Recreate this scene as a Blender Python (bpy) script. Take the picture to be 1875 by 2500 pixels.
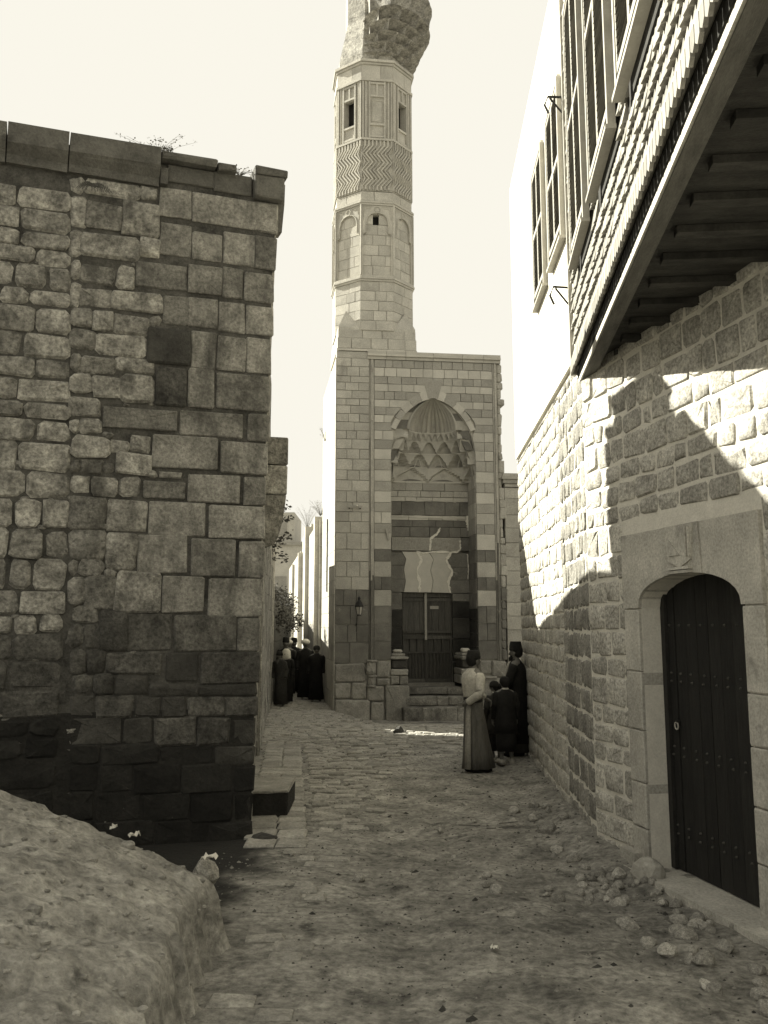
import bpy, math, random
from mathutils import Vector, Matrix, noise
R = math.radians
rng = random.Random(11)
for o in list(bpy.data.objects): bpy.data.objects.remove(o)
sc = bpy.context.scene
COL = sc.collection
# ------------------------------------------------------------------ camera
cam = bpy.data.cameras.new('camera'); camo = bpy.data.objects.new('camera', cam); COL.objects.link(camo)
cam.sensor_fit = 'VERTICAL'; cam.sensor_height = 36.0; cam.sensor_width = 27.0
cam.lens = 36.0 * 2344 / 2500
cam.shift_x = (937.5 - 928) / 2500; cam.shift_y = -(1250 - 1155) / 2500   # the view camera's rising front
cam.clip_start = 0.1; cam.clip_end = 6000
camo.location = (0, 0, 2.1); camo.rotation_euler = (R(99), 0, 0)
sc.camera = camo
# ------------------------------------------------------------------ sky, sun, exposure
SUN = Vector((-3.49, 1.84, 2.76)).normalized()
W = bpy.data.worlds.new('World'); sc.world = W; W.use_nodes = True
nt = W.node_tree; nt.nodes.clear()
sky = nt.nodes.new('ShaderNodeTexSky'); sky.sky_type = 'NISHITA'; sky.sun_disc = False
sky.sun_elevation = math.asin(SUN.z); sky.sun_rotation = math.atan2(SUN.x, SUN.y)
sky.air_density = 1.2; sky.dust_density = 4.0; sky.ozone_density = 1.0
bw = nt.nodes.new('ShaderNodeRGBToBW')
mn = nt.nodes.new('ShaderNodeMath'); mn.operation = 'MINIMUM'; mn.inputs[1].default_value = 1.86   # blue-blind plate: the sky prints as one flat tone
mu = nt.nodes.new('ShaderNodeMix'); mu.data_type = 'RGBA'; mu.blend_type = 'MULTIPLY'; mu.inputs[0].default_value = 1.0
mu.inputs[7].default_value = (1.0, 0.966, 0.86, 1)
bg = nt.nodes.new('ShaderNodeBackground'); bg.inputs[1].default_value = 0.15
wo = nt.nodes.new('ShaderNodeOutputWorld')
L_ = nt.links.new
L_(sky.outputs[0], bw.inputs[0]); L_(bw.outputs[0], mn.inputs[0]); L_(mn.outputs[0], mu.inputs[6]); L_(mu.outputs[2], bg.inputs[0]); L_(bg.outputs[0], wo.inputs[0])
sl = bpy.data.lights.new('sun', 'SUN'); sl.energy = 5.0; sl.angle = R(0.5); sl.color = (1.0, 0.97, 0.85)
so = bpy.data.objects.new('sun', sl); COL.objects.link(so); so.rotation_euler = SUN.to_track_quat('Z', 'Y').to_euler(); so.location = (-30, 16, 24)
vs = sc.view_settings; vs.view_transform = 'Standard'; vs.look = 'None'; vs.gamma = 1.0; vs.use_curve_mapping = False
vs.exposure = 1.78
sc.cycles.max_bounces = 6; sc.cycles.diffuse_bounces = 4

# ------------------------------------------------------------------ materials
def tint(v): return (v, v * 0.957, v * 0.835, 1)
def mat(name, v0, v1, scale=3.0, bump=0.3, bscale=40.0, rnd=0.25, rough=0.92, spots=None, stretch=(1, 1, 1), contrast=0.25, fine=0.25, sst=(1, 1, 1)):
    m = bpy.data.materials.new(name); m.use_nodes = True
    t = m.node_tree; n = t.nodes; b = n['Principled BSDF']; l = t.links.new
    b.inputs['Roughness'].default_value = rough
    b.inputs['Specular IOR Level'].default_value = 0.25
    tc = n.new('ShaderNodeTexCoord'); oi = n.new('ShaderNodeObjectInfo')
    mp = n.new('ShaderNodeMapping'); mp.inputs['Scale'].default_value = stretch
    l(tc.outputs['Object'], mp.inputs['Vector'])
    off = n.new('ShaderNodeVectorMath'); off.operation = 'SCALE'; off.inputs[3].default_value = 17.0
    cx = n.new('ShaderNodeCombineXYZ')
    for i in range(3): l(oi.outputs['Random'], cx.inputs[i])
    l(cx.outputs[0], off.inputs[0])
    ad = n.new('ShaderNodeVectorMath'); ad.operation = 'ADD'; l(mp.outputs[0], ad.inputs[0]); l(off.outputs[0], ad.inputs[1])
    n1 = n.new('ShaderNodeTexNoise'); n1.inputs['Scale'].default_value = scale; n1.inputs['Detail'].default_value = 8; n1.inputs['Roughness'].default_value = 0.62
    l(ad.outputs[0], n1.inputs['Vector'])
    cr = n.new('ShaderNodeValToRGB'); e = cr.color_ramp.elements
    e[0].position = 0.5 - contrast; e[0].color = tint(v0); e[1].position = 0.5 + contrast; e[1].color = tint(v1)
    l(n1.outputs[0], cr.inputs[0])
    n2 = n.new('ShaderNodeTexNoise'); n2.inputs['Scale'].default_value = bscale; n2.inputs['Detail'].default_value = 5; n2.inputs['Roughness'].default_value = 0.7
    l(ad.outputs[0], n2.inputs['Vector'])
    # value multiplier: per-object randomness and fine mottling
    a1 = n.new('ShaderNodeMapRange'); a1.inputs[3].default_value = 1 - rnd; a1.inputs[4].default_value = 1 + rnd; l(oi.outputs['Random'], a1.inputs[0])
    a2 = n.new('ShaderNodeMapRange'); a2.inputs[1].default_value = 0.3; a2.inputs[2].default_value = 0.7; a2.inputs[3].default_value = 1 - fine; a2.inputs[4].default_value = 1 + fine; l(n2.outputs[0], a2.inputs[0])
    mm = n.new('ShaderNodeMath'); mm.operation = 'MULTIPLY'; l(a1.outputs[0], mm.inputs[0]); l(a2.outputs[0], mm.inputs[1])
    mx = n.new('ShaderNodeVectorMath'); mx.operation = 'SCALE'; l(cr.outputs[0], mx.inputs[0]); l(mm.outputs[0], mx.inputs[3])
    last = mx.outputs[0]
    if spots:   # spots = (scale, threshold, value, width): blotches of lichen, soot or plaster
        n3 = n.new('ShaderNodeTexNoise'); n3.inputs['Scale'].default_value = spots[0]; n3.inputs['Detail'].default_value = 6; n3.inputs['Roughness'].default_value = 0.65
        m3 = n.new('ShaderNodeMapping'); m3.inputs['Scale'].default_value = sst; l(tc.outputs['Object'], m3.inputs['Vector']); l(m3.outputs[0], n3.inputs['Vector'])
        mr = n.new('ShaderNodeMapRange'); mr.inputs[1].default_value = spots[1]; mr.inputs[2].default_value = spots[1] + spots[3]; l(n3.outputs[0], mr.inputs[0])
        mi = n.new('ShaderNodeMix'); mi.data_type = 'RGBA'; l(mr.outputs[0], mi.inputs[0]); l(last, mi.inputs[6]); mi.inputs[7].default_value = tint(spots[2]); last = mi.outputs[2]
    l(last, b.inputs['Base Color'])
    if name == 'street_dirt':                # mask darkening the earth along the foot of the old wall
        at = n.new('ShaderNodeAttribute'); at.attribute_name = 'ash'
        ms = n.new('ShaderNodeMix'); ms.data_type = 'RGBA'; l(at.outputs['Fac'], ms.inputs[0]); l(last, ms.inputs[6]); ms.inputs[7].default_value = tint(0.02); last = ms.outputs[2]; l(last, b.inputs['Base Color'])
    if bump:
        bp = n.new('ShaderNodeBump'); bp.inputs['Strength'].default_value = min(1, bump); bp.inputs['Distance'].default_value = 0.03
        ma = n.new('ShaderNodeMath'); ma.operation = 'ADD'; l(n1.outputs[0], ma.inputs[0]); l(n2.outputs[0], ma.inputs[1])
        l(ma.outputs[0], bp.inputs['Height']); l(bp.outputs[0], b.inputs['Normal'])
    return m
M = {}
M['ashlar'] = mat('weathered_ashlar', 0.09, 0.29, 3.6, 0.6, 30, 0.25, spots=(1.7, 0.50, 0.045, 0.22), sst=(1.5, 1, 0.5), contrast=0.2, fine=0.5)
M['rubble'] = mat('rough_rubble', 0.12, 0.36, 5, 1.0, 26, 0.35, spots=(2.2, 0.55, 0.06, 0.16), sst=(1.2, 1, 0.6), contrast=0.16, fine=0.6)
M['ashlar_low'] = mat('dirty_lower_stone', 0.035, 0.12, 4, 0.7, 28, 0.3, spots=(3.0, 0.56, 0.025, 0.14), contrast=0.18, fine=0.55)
M['cornice'] = mat('mossy_cornice', 0.06, 0.15, 4, 0.6, 40, 0.15, spots=(3.0, 0.60, 0.05, 0.15))
M['darkstone'] = mat('dark_stone', 0.03, 0.085, 4, 0.7, 30, 0.2)
M['soot'] = mat('soot_blackened_stone', 0.012, 0.032, 4, 0.8, 24, 0.3, spots=(7.0, 0.70, 0.16, 0.05))  # near-black stone for the lowest courses
M['deepjoint'] = mat('dark_joint_mortar', 0.012, 0.13, 5, 0.6, 40, 0)
M['plainblk'] = mat('portal_limestone', 0.30, 0.48, 2.2, 0.3, 40, 0.12, spots=(2.0, 0.58, 0.19, 0.2), fine=0.28, sst=(1.4, 1, 0.5))
M['light'] = mat('ablaq_pale_limestone', 0.38, 0.51, 2.5, 0.25, 45, 0.10, fine=0.15)
M['dark'] = mat('ablaq_dark_limestone', 0.26, 0.36, 2.5, 0.3, 40, 0.12, fine=0.2)
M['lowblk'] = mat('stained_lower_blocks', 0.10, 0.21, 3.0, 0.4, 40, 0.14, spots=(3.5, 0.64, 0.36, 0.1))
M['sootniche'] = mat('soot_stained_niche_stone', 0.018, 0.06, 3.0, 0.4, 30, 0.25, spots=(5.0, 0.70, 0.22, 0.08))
M['joint'] = mat('lime_joint', 0.36, 0.5, 6, 0.2, 60, 0)
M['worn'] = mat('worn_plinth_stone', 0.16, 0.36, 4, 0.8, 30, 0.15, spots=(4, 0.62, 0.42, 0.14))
M['muq'] = mat('carved_muqarnas_stone', 0.32, 0.47, 2.6, 0.3, 50, 0.08, spots=(2.2, 0.60, 0.16, 0.2), fine=0.15)
M['plaster'] = mat('white_plaster_repair', 0.58, 0.72, 12, 0.4, 60, 0)
M['lintel'] = mat('pale_lintel_stone', 0.40, 0.50, 5, 0.15, 60, 0.06, fine=0.12)
M['inscr'] = mat('carved_inscription_stone', 0.30, 0.42, 26, 0.8, 60, 0.05)
M['minaret'] = mat('minaret_limestone', 0.35, 0.52, 2.4, 0.3, 40, 0.12, fine=0.26, spots=(1.6, 0.60, 0.27, 0.2), sst=(1.4, 1.4, 0.4))
M['muqtop'] = mat('crumbling_corbel_stone', 0.16, 0.42, 5.0, 0.8, 20, 0.12, contrast=0.2, fine=0.35, spots=(3.0, 0.58, 0.08, 0.12))
M['void'] = mat('dark_interior', 0.01, 0.02, 4, 0, 20, 0)
M['wallstone'] = mat('grey_wall_stone', 0.27, 0.47, 6, 0.5, 34, 0.2, fine=0.6, contrast=0.18)
M['wallstone2'] = mat('dark_wall_stone', 0.16, 0.30, 5, 0.6, 38, 0.2, fine=0.6)
M['wallstone3'] = mat('small_grey_wall_stone', 0.31, 0.47, 6, 0.45, 42, 0.14, fine=0.55)
M['mortar'] = mat('pale_ribbon_mortar', 0.55, 0.68, 8, 0.4, 60, 0, fine=0.12)
M['jamb'] = mat('smooth_door_frame_stone', 0.30, 0.52, 3, 0.3, 45, 0.1, fine=0.3, spots=(3.0, 0.60, 0.20, 0.15))
M['whitewash'] = mat('whitewash', 0.62, 0.72, 3, 0.08, 50, 0.05, fine=0.05)
M['shingle'] = mat('weathered_shingle', 0.20, 0.29, 7, 0.2, 60, 0.22, fine=0.12, stretch=(4, 1, 0.6))
M['louvre'] = mat('weathered_louvre_wood', 0.16, 0.24, 8, 0.1, 60, 0.2, fine=0.1)
M['shutter'] = mat('painted_shutter_wood', 0.28, 0.38, 8, 0.1, 60, 0.12, fine=0.08)
M['beam'] = mat('weathered_beam', 0.06, 0.14, 3, 0.4, 30, 0.1, stretch=(1, 6, 6))
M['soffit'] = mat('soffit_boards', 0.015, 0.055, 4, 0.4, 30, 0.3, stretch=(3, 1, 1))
M['door'] = mat('old_door_wood', 0.05, 0.11, 6, 0.4, 40, 0.2, stretch=(6, 1, 0.8))
M['blackdoor'] = mat('black_door_wood', 0.012, 0.03, 6, 0.3, 40, 0.3, stretch=(6, 1, 0.8), rough=0.75)
M['batten'] = mat('pale_door_batten', 0.26, 0.36, 8, 0.2, 40, 0.05, stretch=(6, 1, 0.8))
M['iron'] = mat('black_iron', 0.012, 0.03, 8, 0.1, 40, 0.1, rough=0.6)
M['barwood'] = mat('grey_gate_wood', 0.045, 0.08, 8, 0.2, 40, 0.15)
M['dirt'] = mat('street_dirt', 0.10, 0.33, 2.4, 1.0, 16, 0, spots=(2.6, 0.58, 0.055, 0.10), fine=0.55, contrast=0.2)
M['beamedge'] = mat('pale_beam_edge', 0.3, 0.45, 3, 0.3, 30, 0.1)
M['mound'] = mat('packed_earth', 0.13, 0.40, 3.0, 1.0, 18, 0, spots=(4.0, 0.60, 0.09, 0.10), fine=0.45, contrast=0.2)
M['cobble'] = mat('worn_cobble', 0.17, 0.37, 5, 0.7, 35, 0.22, fine=0.35)
M['rock'] = mat('loose_limestone', 0.17, 0.36, 2.5, 0.25, 9, 0.3, fine=0.5, contrast=0.18)
M['stone'] = mat('house_stone', 0.22, 0.34, 3, 0.5, 30, 0.1)
M['limewash'] = mat('lime_plastered_wall', 0.38, 0.5, 2, 0.3, 40, 0.1)
M['leaf'] = mat('leaves', 0.045, 0.11, 20, 0, 40, 0.2)
M['dryleaf'] = mat('dry_weed', 0.14, 0.26, 20, 0, 40, 0.2)
M['twig'] = mat('twig', 0.10, 0.18, 20, 0, 40, 0.2)
M['paper'] = mat('white_rag', 0.55, 0.7, 14, 0.3, 40, 0)
M['skin'] = mat('skin', 0.10, 0.14, 14, 0.05, 60, 0.1, rough=0.6)
M['blackcloth'] = mat('black_cloth', 0.010, 0.022, 8, 0.3, 30, 0.2)
M['darkcloth'] = mat('dark_cloth', 0.025, 0.05, 8, 0.3, 30, 0.3)
M['jacket'] = mat('pale_jacket_cloth', 0.34, 0.50, 7, 0.4, 30, 0)
M['robe'] = mat('grey_robe_cloth', 0.075, 0.14, 9, 0.3, 40, 0, stretch=(3, 3, 0.5))
M['paleband'] = mat('pale_cloth', 0.22, 0.32, 9, 0.3, 40, 0)
M['turban'] = mat('white_turban_cloth', 0.45, 0.6, 12, 0.5, 40, 0.2)
M['glass'] = mat('dusty_lamp_glass', 0.30, 0.42, 8, 0, 40, 0, rough=0.2)

# ------------------------------------------------------------------ helpers
def raw(name, v, f, m, parent=None, loc=None, rz=0.0, smooth=False):
    me = bpy.data.meshes.new(name); me.from_pydata(v, [], f)
    if m: me.materials.append(M[m] if isinstance(m, str) else m)
    if smooth:
        for p in me.polygons: p.use_smooth = True
    return put(name, me, parent, loc, rz)
def put(name, me, parent=None, loc=None, rz=0.0):
    o = bpy.data.objects.new(name, me); COL.objects.link(o)
    if parent: o.parent = parent
    if loc is not None: o.location = loc
    if rz: o.rotation_euler = (0, 0, rz)
    return o
def thing(name, label, cat, loc=(0, 0, 0), rz=0.0, group=None):
    o = put(name, None, None, loc, rz); o.empty_display_size = 0.2
    return tag(o, label, cat, group)
def tag(o, label, cat, group=None):
    o['label'] = label; o['category'] = cat
    if group: o['group'] = group
    return o
def struct(o): o['kind'] = 'structure'; return o
def stuff(o): o['kind'] = 'stuff'; return o
class MB:
    def __init__(s): s.v = []; s.f = []
    def add(s, v, f):
        n = len(s.v); s.v += [tuple(p) for p in v]; s.f += [tuple(i + n for i in q) for q in f]; return s
    def box(s, x0, x1, y0, y1, z0, z1):
        return s.add([(x0, y0, z0), (x1, y0, z0), (x1, y1, z0), (x0, y1, z0), (x0, y0, z1), (x1, y0, z1), (x1, y1, z1), (x0, y1, z1)],
                     [(0, 3, 2, 1), (4, 5, 6, 7), (0, 1, 5, 4), (1, 2, 6, 5), (2, 3, 7, 6), (3, 0, 4, 7)])
    def prism(s, poly, y0, y1):      # outline in (x, z), anticlockwise seen from -y, extruded along y
        n = len(poly)
        a = sum(poly[i][0] * poly[(i + 1) % n][1] - poly[(i + 1) % n][0] * poly[i][1] for i in range(n))
        if a < 0: poly = poly[::-1]
        v = [(p[0], y0, p[1]) for p in poly] + [(p[0], y1, p[1]) for p in poly]
        f = [tuple(range(n)), tuple(range(2 * n - 1, n - 1, -1))]
        for i in range(n):
            j = (i + 1) % n; f.append((i, i + n, j + n, j))
        return s.add(v, f)
    def plan(s, poly, z0, z1):       # outline in (x, y) extruded upwards; z1 may be a list of heights
        n = len(poly)
        a = sum(poly[i][0] * poly[(i + 1) % n][1] - poly[(i + 1) % n][0] * poly[i][1] for i in range(n))
        zt = z1 if isinstance(z1, (list, tuple)) else [z1] * n
        if a < 0: poly = poly[::-1]; zt = list(zt)[::-1]
        v = [(p[0], p[1], z0) for p in poly] + [(p[0], p[1], zt[i]) for i, p in enumerate(poly)]
        f = [tuple(range(n - 1, -1, -1)), tuple(range(n, 2 * n))]
        for i in range(n):
            j = (i + 1) % n; f.append((i, j, j + n, i + n))
        return s.add(v, f)
    def tube(s, pts, r, n=8, cap=True):
        pts = [Vector(p) for p in pts]; rr = r if isinstance(r, (list, tuple)) else [r] * len(pts)
        up = Vector((0, 0, 1)); v = []; f = []
        for i, p in enumerate(pts):
            d = (pts[min(i + 1, len(pts) - 1)] - pts[max(i - 1, 0)]).normalized()
            a = d.cross(up)
            if a.length < 0.05: a = d.cross(Vector((0, 1, 0)))
            a.normalize(); b = a.cross(d)
            for k in range(n):
                t = 2 * math.pi * k / n; v.append(p + a * math.cos(t) * rr[i] + b * math.sin(t) * rr[i])
        for i in range(len(pts) - 1):
            for k in range(n):
                k2 = (k + 1) % n; f.append((i * n + k, i * n + k2, (i + 1) * n + k2, (i + 1) * n + k))
        if cap: f.append(tuple(range(n - 1, -1, -1))); f.append(tuple(range((len(pts) - 1) * n, len(pts) * n)))
        return s.add(v, f)
    def loft(s, rings, cap=True):    # rings of equal length
        n = len(rings[0]); v = [p for r in rings for p in r]; f = []
        for i in range(len(rings) - 1):
            for k in range(n):
                k2 = (k + 1) % n; f.append((i * n + k, i * n + k2, (i + 1) * n + k2, (i + 1) * n + k))
        if cap: f.append(tuple(range(n - 1, -1, -1))); f.append(tuple(range((len(rings) - 1) * n, len(rings) * n)))
        return s.add(v, f)
    def obj(s, name, m, parent=None, loc=None, rz=0.0, smooth=False): return raw(name, s.v, s.f, m, parent, loc, rz, smooth)
def stone_geo(u0, u1, z0, z1, front=0.0, depth=0.12, bev=0.02, c=0.03, jit=0.008, bulge=0.01, rg=rng):
    """a dressed stone in wall coordinates (x along, y into the wall, z up)"""
    w, h = u1 - u0, z1 - z0; c = min(c, 0.33 * w, 0.33 * h); bev = min(bev, 0.3 * w, 0.3 * h)
    if c > 0.004:
        ol = [(u0 + c, z0), (u1 - c, z0), (u1, z0 + c), (u1, z1 - c), (u1 - c, z1), (u0 + c, z1), (u0, z1 - c), (u0, z0 + c)]
    else:
        ol = [(u0, z0), (u1, z0), (u1, z1), (u0, z1)]
    n = len(ol); J = lambda: rg.uniform(-jit, jit)
    ol = [(p[0] + J(), p[1] + J()) for p in ol]
    cu, cz = (u0 + u1) / 2, (z0 + z1) / 2; sx = 1 - 2 * bev / w; sz = 1 - 2 * bev / h
    v = [(p[0], front + depth, p[1]) for p in ol] + [(p[0], front + bev * 0.8, p[1]) for p in ol]
    v += [(cu + (p[0] - cu) * sx, front + J() * 0.8, cz + (p[1] - cz) * sz) for p in ol]
    f = []
    for b in (0, n):
        for i in range(n):
            j = (i + 1) % n; f.append((b + j, b + i, b + n + i, b + n + j)[::-1])
    if n > 4 or bulge > 0.004:
        v.append((cu + J() * 2, front - bulge, cz + J() * 2)); k = len(v) - 1
        for i in range(n): f.append((2 * n + i, 2 * n + (i + 1) % n, k))
    else: f.append(tuple(range(2 * n, 3 * n)))
    return v, f
def stone(name, m, parent, *a, smooth=False, **k):
    v, f = stone_geo(*a, **k); return raw(name, v, f, m, parent, smooth=smooth)
def fbm(x, y, z=0.0, o=4): return noise.fractal(Vector((x, y, z)), 1.0, 2.0, o)
def sm(a, b, x):
    t = min(1.0, max(0.0, (x - a) / (b - a))); return t * t * (3 - 2 * t)
def lerp(a, b, t): return a + (b - a) * t
def interp(tab, x):
    if x <= tab[0][0]: return tab[0][1]
    for (x0, y0), (x1, y1) in zip(tab, tab[1:]):
        if x <= x1: return lerp(y0, y1, (x - x0) / (x1 - x0))
    return tab[-1][1]
# ------------------------------------------------------------------ wall frames
LO, LR = (-1.277, 10.047), R(20.44)            # left building front: x along the wall (right positive), y into it
PO, PR = (-1.129, 24.262), R(7.41)             # portal
BO = (2.080, 9.647); BR = math.atan2(-0.99914, -0.04135); AR = math.atan2(-0.97817, 0.20782)
OO = (2.09, 9.87); OR = math.atan2(-0.99526, -0.09723)
def W2(o, rz, x, y):
    c, s = math.cos(rz), math.sin(rz); return (o[0] + c * x - s * y, o[1] + s * x + c * y)
# ------------------------------------------------------------------ ground
def wall_right_x(y):
    return 2.08 + 0.041 * (y - 9.647) if y > 9.647 else 2.08 + 0.2125 * (9.647 - y)
def kerb_x(y): return lerp(-0.72, -1.37, (y - 9.8) / 7.2)
def ground_h(x, y):
    h = 0.0
    if -8 < x < 8 and -4 < y < 60:
        h += 0.022 * fbm(x * 0.9, y * 0.9, 1.3, 3) * sm(24, 20, y)
        rough = sm(kerb_x(y) - 0.2, kerb_x(y) + 1.3, x) * sm(20, 16, y)
        h += rough * (0.030 * fbm(x * 2.4, y * 2.0, 5.1, 3) + 0.016 * fbm(x * 8, y * 6, 2.2, 3))
        h -= 0.21 * sm(-1.2, -0.25, x) * sm(20.5, 23.3, y)
        if 5 < y < 16: h += 0.10 * sm(0.55, 0.05, wall_right_x(y) - x) * sm(7.6, 9.4, y)          # silt banked against the right wall
        # worn rut in front of the camera
        h -= 0.03 * math.exp(-((x - 0.1 - 0.03 * (y - 6)) / 0.45) ** 2) * sm(14, 9, y)
    return h
def axis(a, b, step, lo, hi):
    v = []; x = a
    while x <= b + 1e-6: v.append(x); x += step
    g = []; d = step * 2; x = a
    while x > lo: x -= d; g.append(max(x, lo)); d *= 1.5
    k = []; d = step * 2; x = v[-1]
    while x < hi: x += d; k.append(min(x, hi)); d *= 1.5
    return g[::-1] + v + k
def grid(name, xs, ys, hf, m, parent=None):
    v = [(x, y, hf(x, y)) for y in ys for x in xs]; n = len(xs)
    f = [(j * n + i, j * n + i + 1, (j + 1) * n + i + 1, (j + 1) * n + i) for j in range(len(ys) - 1) for i in range(n - 1)]
    return raw(name, v, f, m, parent, smooth=True)
g = struct(grid('ground', axis(-3.4, 4.2, 0.055, -1500, 1500), axis(3.0, 24.6, 0.07, -1500, 2500), ground_h, 'dirt'))
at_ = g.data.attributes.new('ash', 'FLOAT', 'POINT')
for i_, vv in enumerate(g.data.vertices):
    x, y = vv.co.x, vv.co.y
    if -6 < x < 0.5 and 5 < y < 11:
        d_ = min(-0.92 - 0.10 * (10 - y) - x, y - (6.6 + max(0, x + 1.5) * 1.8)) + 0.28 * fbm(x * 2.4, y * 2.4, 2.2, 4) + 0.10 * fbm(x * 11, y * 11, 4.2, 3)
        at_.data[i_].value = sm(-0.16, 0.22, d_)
# earth mound, lower left
def mound_h(x, y):
    crest = 0.40 + 0.42 * max(-0.3, (-x - 1.1) / 1.1)
    f = sm(-1.04, -1.20 - 0.12 * fbm(y * 2.0, 3.0, 0, 2), x + 0.10 * fbm(y * 6, x * 3, 6.6, 3))
    b = sm(7.45 + 0.25 * fbm(x * 1.7, 0.4, 0, 3), 6.95, y + 0.25 * max(0, x + 1.6))
    fr = sm(2.2, 5.6, y)
    h = crest * f * b * (0.35 + 0.65 * fr)
    if h > 0.01:
        dx = (x * 0.8 + y * 0.6)
        h += 0.035 * (0.5 - abs(fbm(dx * 0.9, (x * 0.6 - y * 0.8) * 2.6, 8.4, 4))) * 2 + 0.05 * fbm(dx * 1.2, (x * 0.6 - y * 0.8) * 3.5, 4.4, 4) + 0.025 * fbm(x * 7, y * 7, 1.1, 4) + 0.012 * abs(fbm(x * 22, y * 22, 3.1, 2))
    return h - 0.04
struct(grid('earth_mound', [(-4.4 + 0.035 * i) for i in range(108)], [(1.6 + 0.04 * i) for i in range(152)], mound_h, 'mound'))
# paved strip, kerb and cobbles
road = struct(put('cobbled_road', None))
bits = []
y = 9.6
while y < 17.6:                                # slabs beside the left wall
    d = rng.uniform(0.26, 0.42); kx = kerb_x(y); wx = kx - 0.62
    n = rng.choice((1, 2, 2)); x = wx
    for i in range(n):
        x1 = wx + 0.62 * (i + 1) / n
        bits.append(('paving_slab', x + 0.008, x1 - 0.008, y + 0.008, y + d - 0.008, 0.028)); x = x1
    y += d
y = 5.2
while y < 44:
    d = rng.uniform(0.15, 0.21)
    if y < 23.9:
        xr = interp([(5, -0.55), (10, -0.10), (14, 0.25), (17, 0.9), (18.2, 2.6), (19, 4.0)], y); xl = kerb_x(y) + 0.015 if y > 9.6 else -1.0
        if y > 17.6: xl = -2.75
    else:
        xr = -1.13 - 0.131 * (y - 24.26) - 0.02; xl = xr - 1.62
        if y > 30: d *= 2.4
    x = xl + rng.uniform(0, 0.12)
    while x < xr:
        w = rng.uniform(0.17, 0.34) * (2 if y > 30 else 1)
        edge = sm(0, 0.9, xr - x) if y < 18 else 1
        keep = rng.random() < (0.93 * edge if y > 10 else 0.55 * edge)
        if keep and not (y > 22.6 and -0.2 < x < 2.6 and y < 24.4): bits.append(('cobble', x + 0.015, min(x + w, xr + 0.1) - 0.013, y + 0.014, y + d - 0.013, rng.uniform(0.008, 0.034)))
        x += w
    y += d
def paver(x0, x1, y0, y1, hgt):
    cx, cy = (x0 + x1) / 2, (y0 + y1) / 2; z = ground_h(cx, cy) + hgt
    q = lambda: rng.uniform(-0.008, 0.008); b = 0.02
    P = [(x0 + q(), y0 + q()), (x1 + q(), y0 + q()), (x1 + q(), y1 + q()), (x0 + q(), y1 + q())]
    v = [(p[0], p[1], z - 0.10) for p in P] + [(p[0], p[1], z - 0.014) for p in P]
    tz = rng.uniform(-0.006, 0.006)
    v += [(p[0] + (b if p[0] < cx else -b), p[1] + (b if p[1] < cy else -b), z + q() * 0.5 + (tz if p[0] < cx else -tz)) for p in P]
    f = [(i + o, (i + 1) % 4 + o, (i + 1) % 4 + 4 + o, i + 4 + o) for o in (0, 4) for i in range(4)] + [(8, 9, 10, 11)]
    return v, f
bits.sort(key=lambda b: (b[3] > 24 , b[3]))
cnt = 0; rest = MB()
for b in bits:
    v, f = paver(*b[1:])
    if b[0] == 'paving_slab' or cnt < 300:
        raw(b[0], v, f, 'cobble', road); cnt += b[0] == 'cobble'
    else: rest.add(v, f)
stuff(rest.obj('far_cobbles', 'cobble', road))

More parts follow.
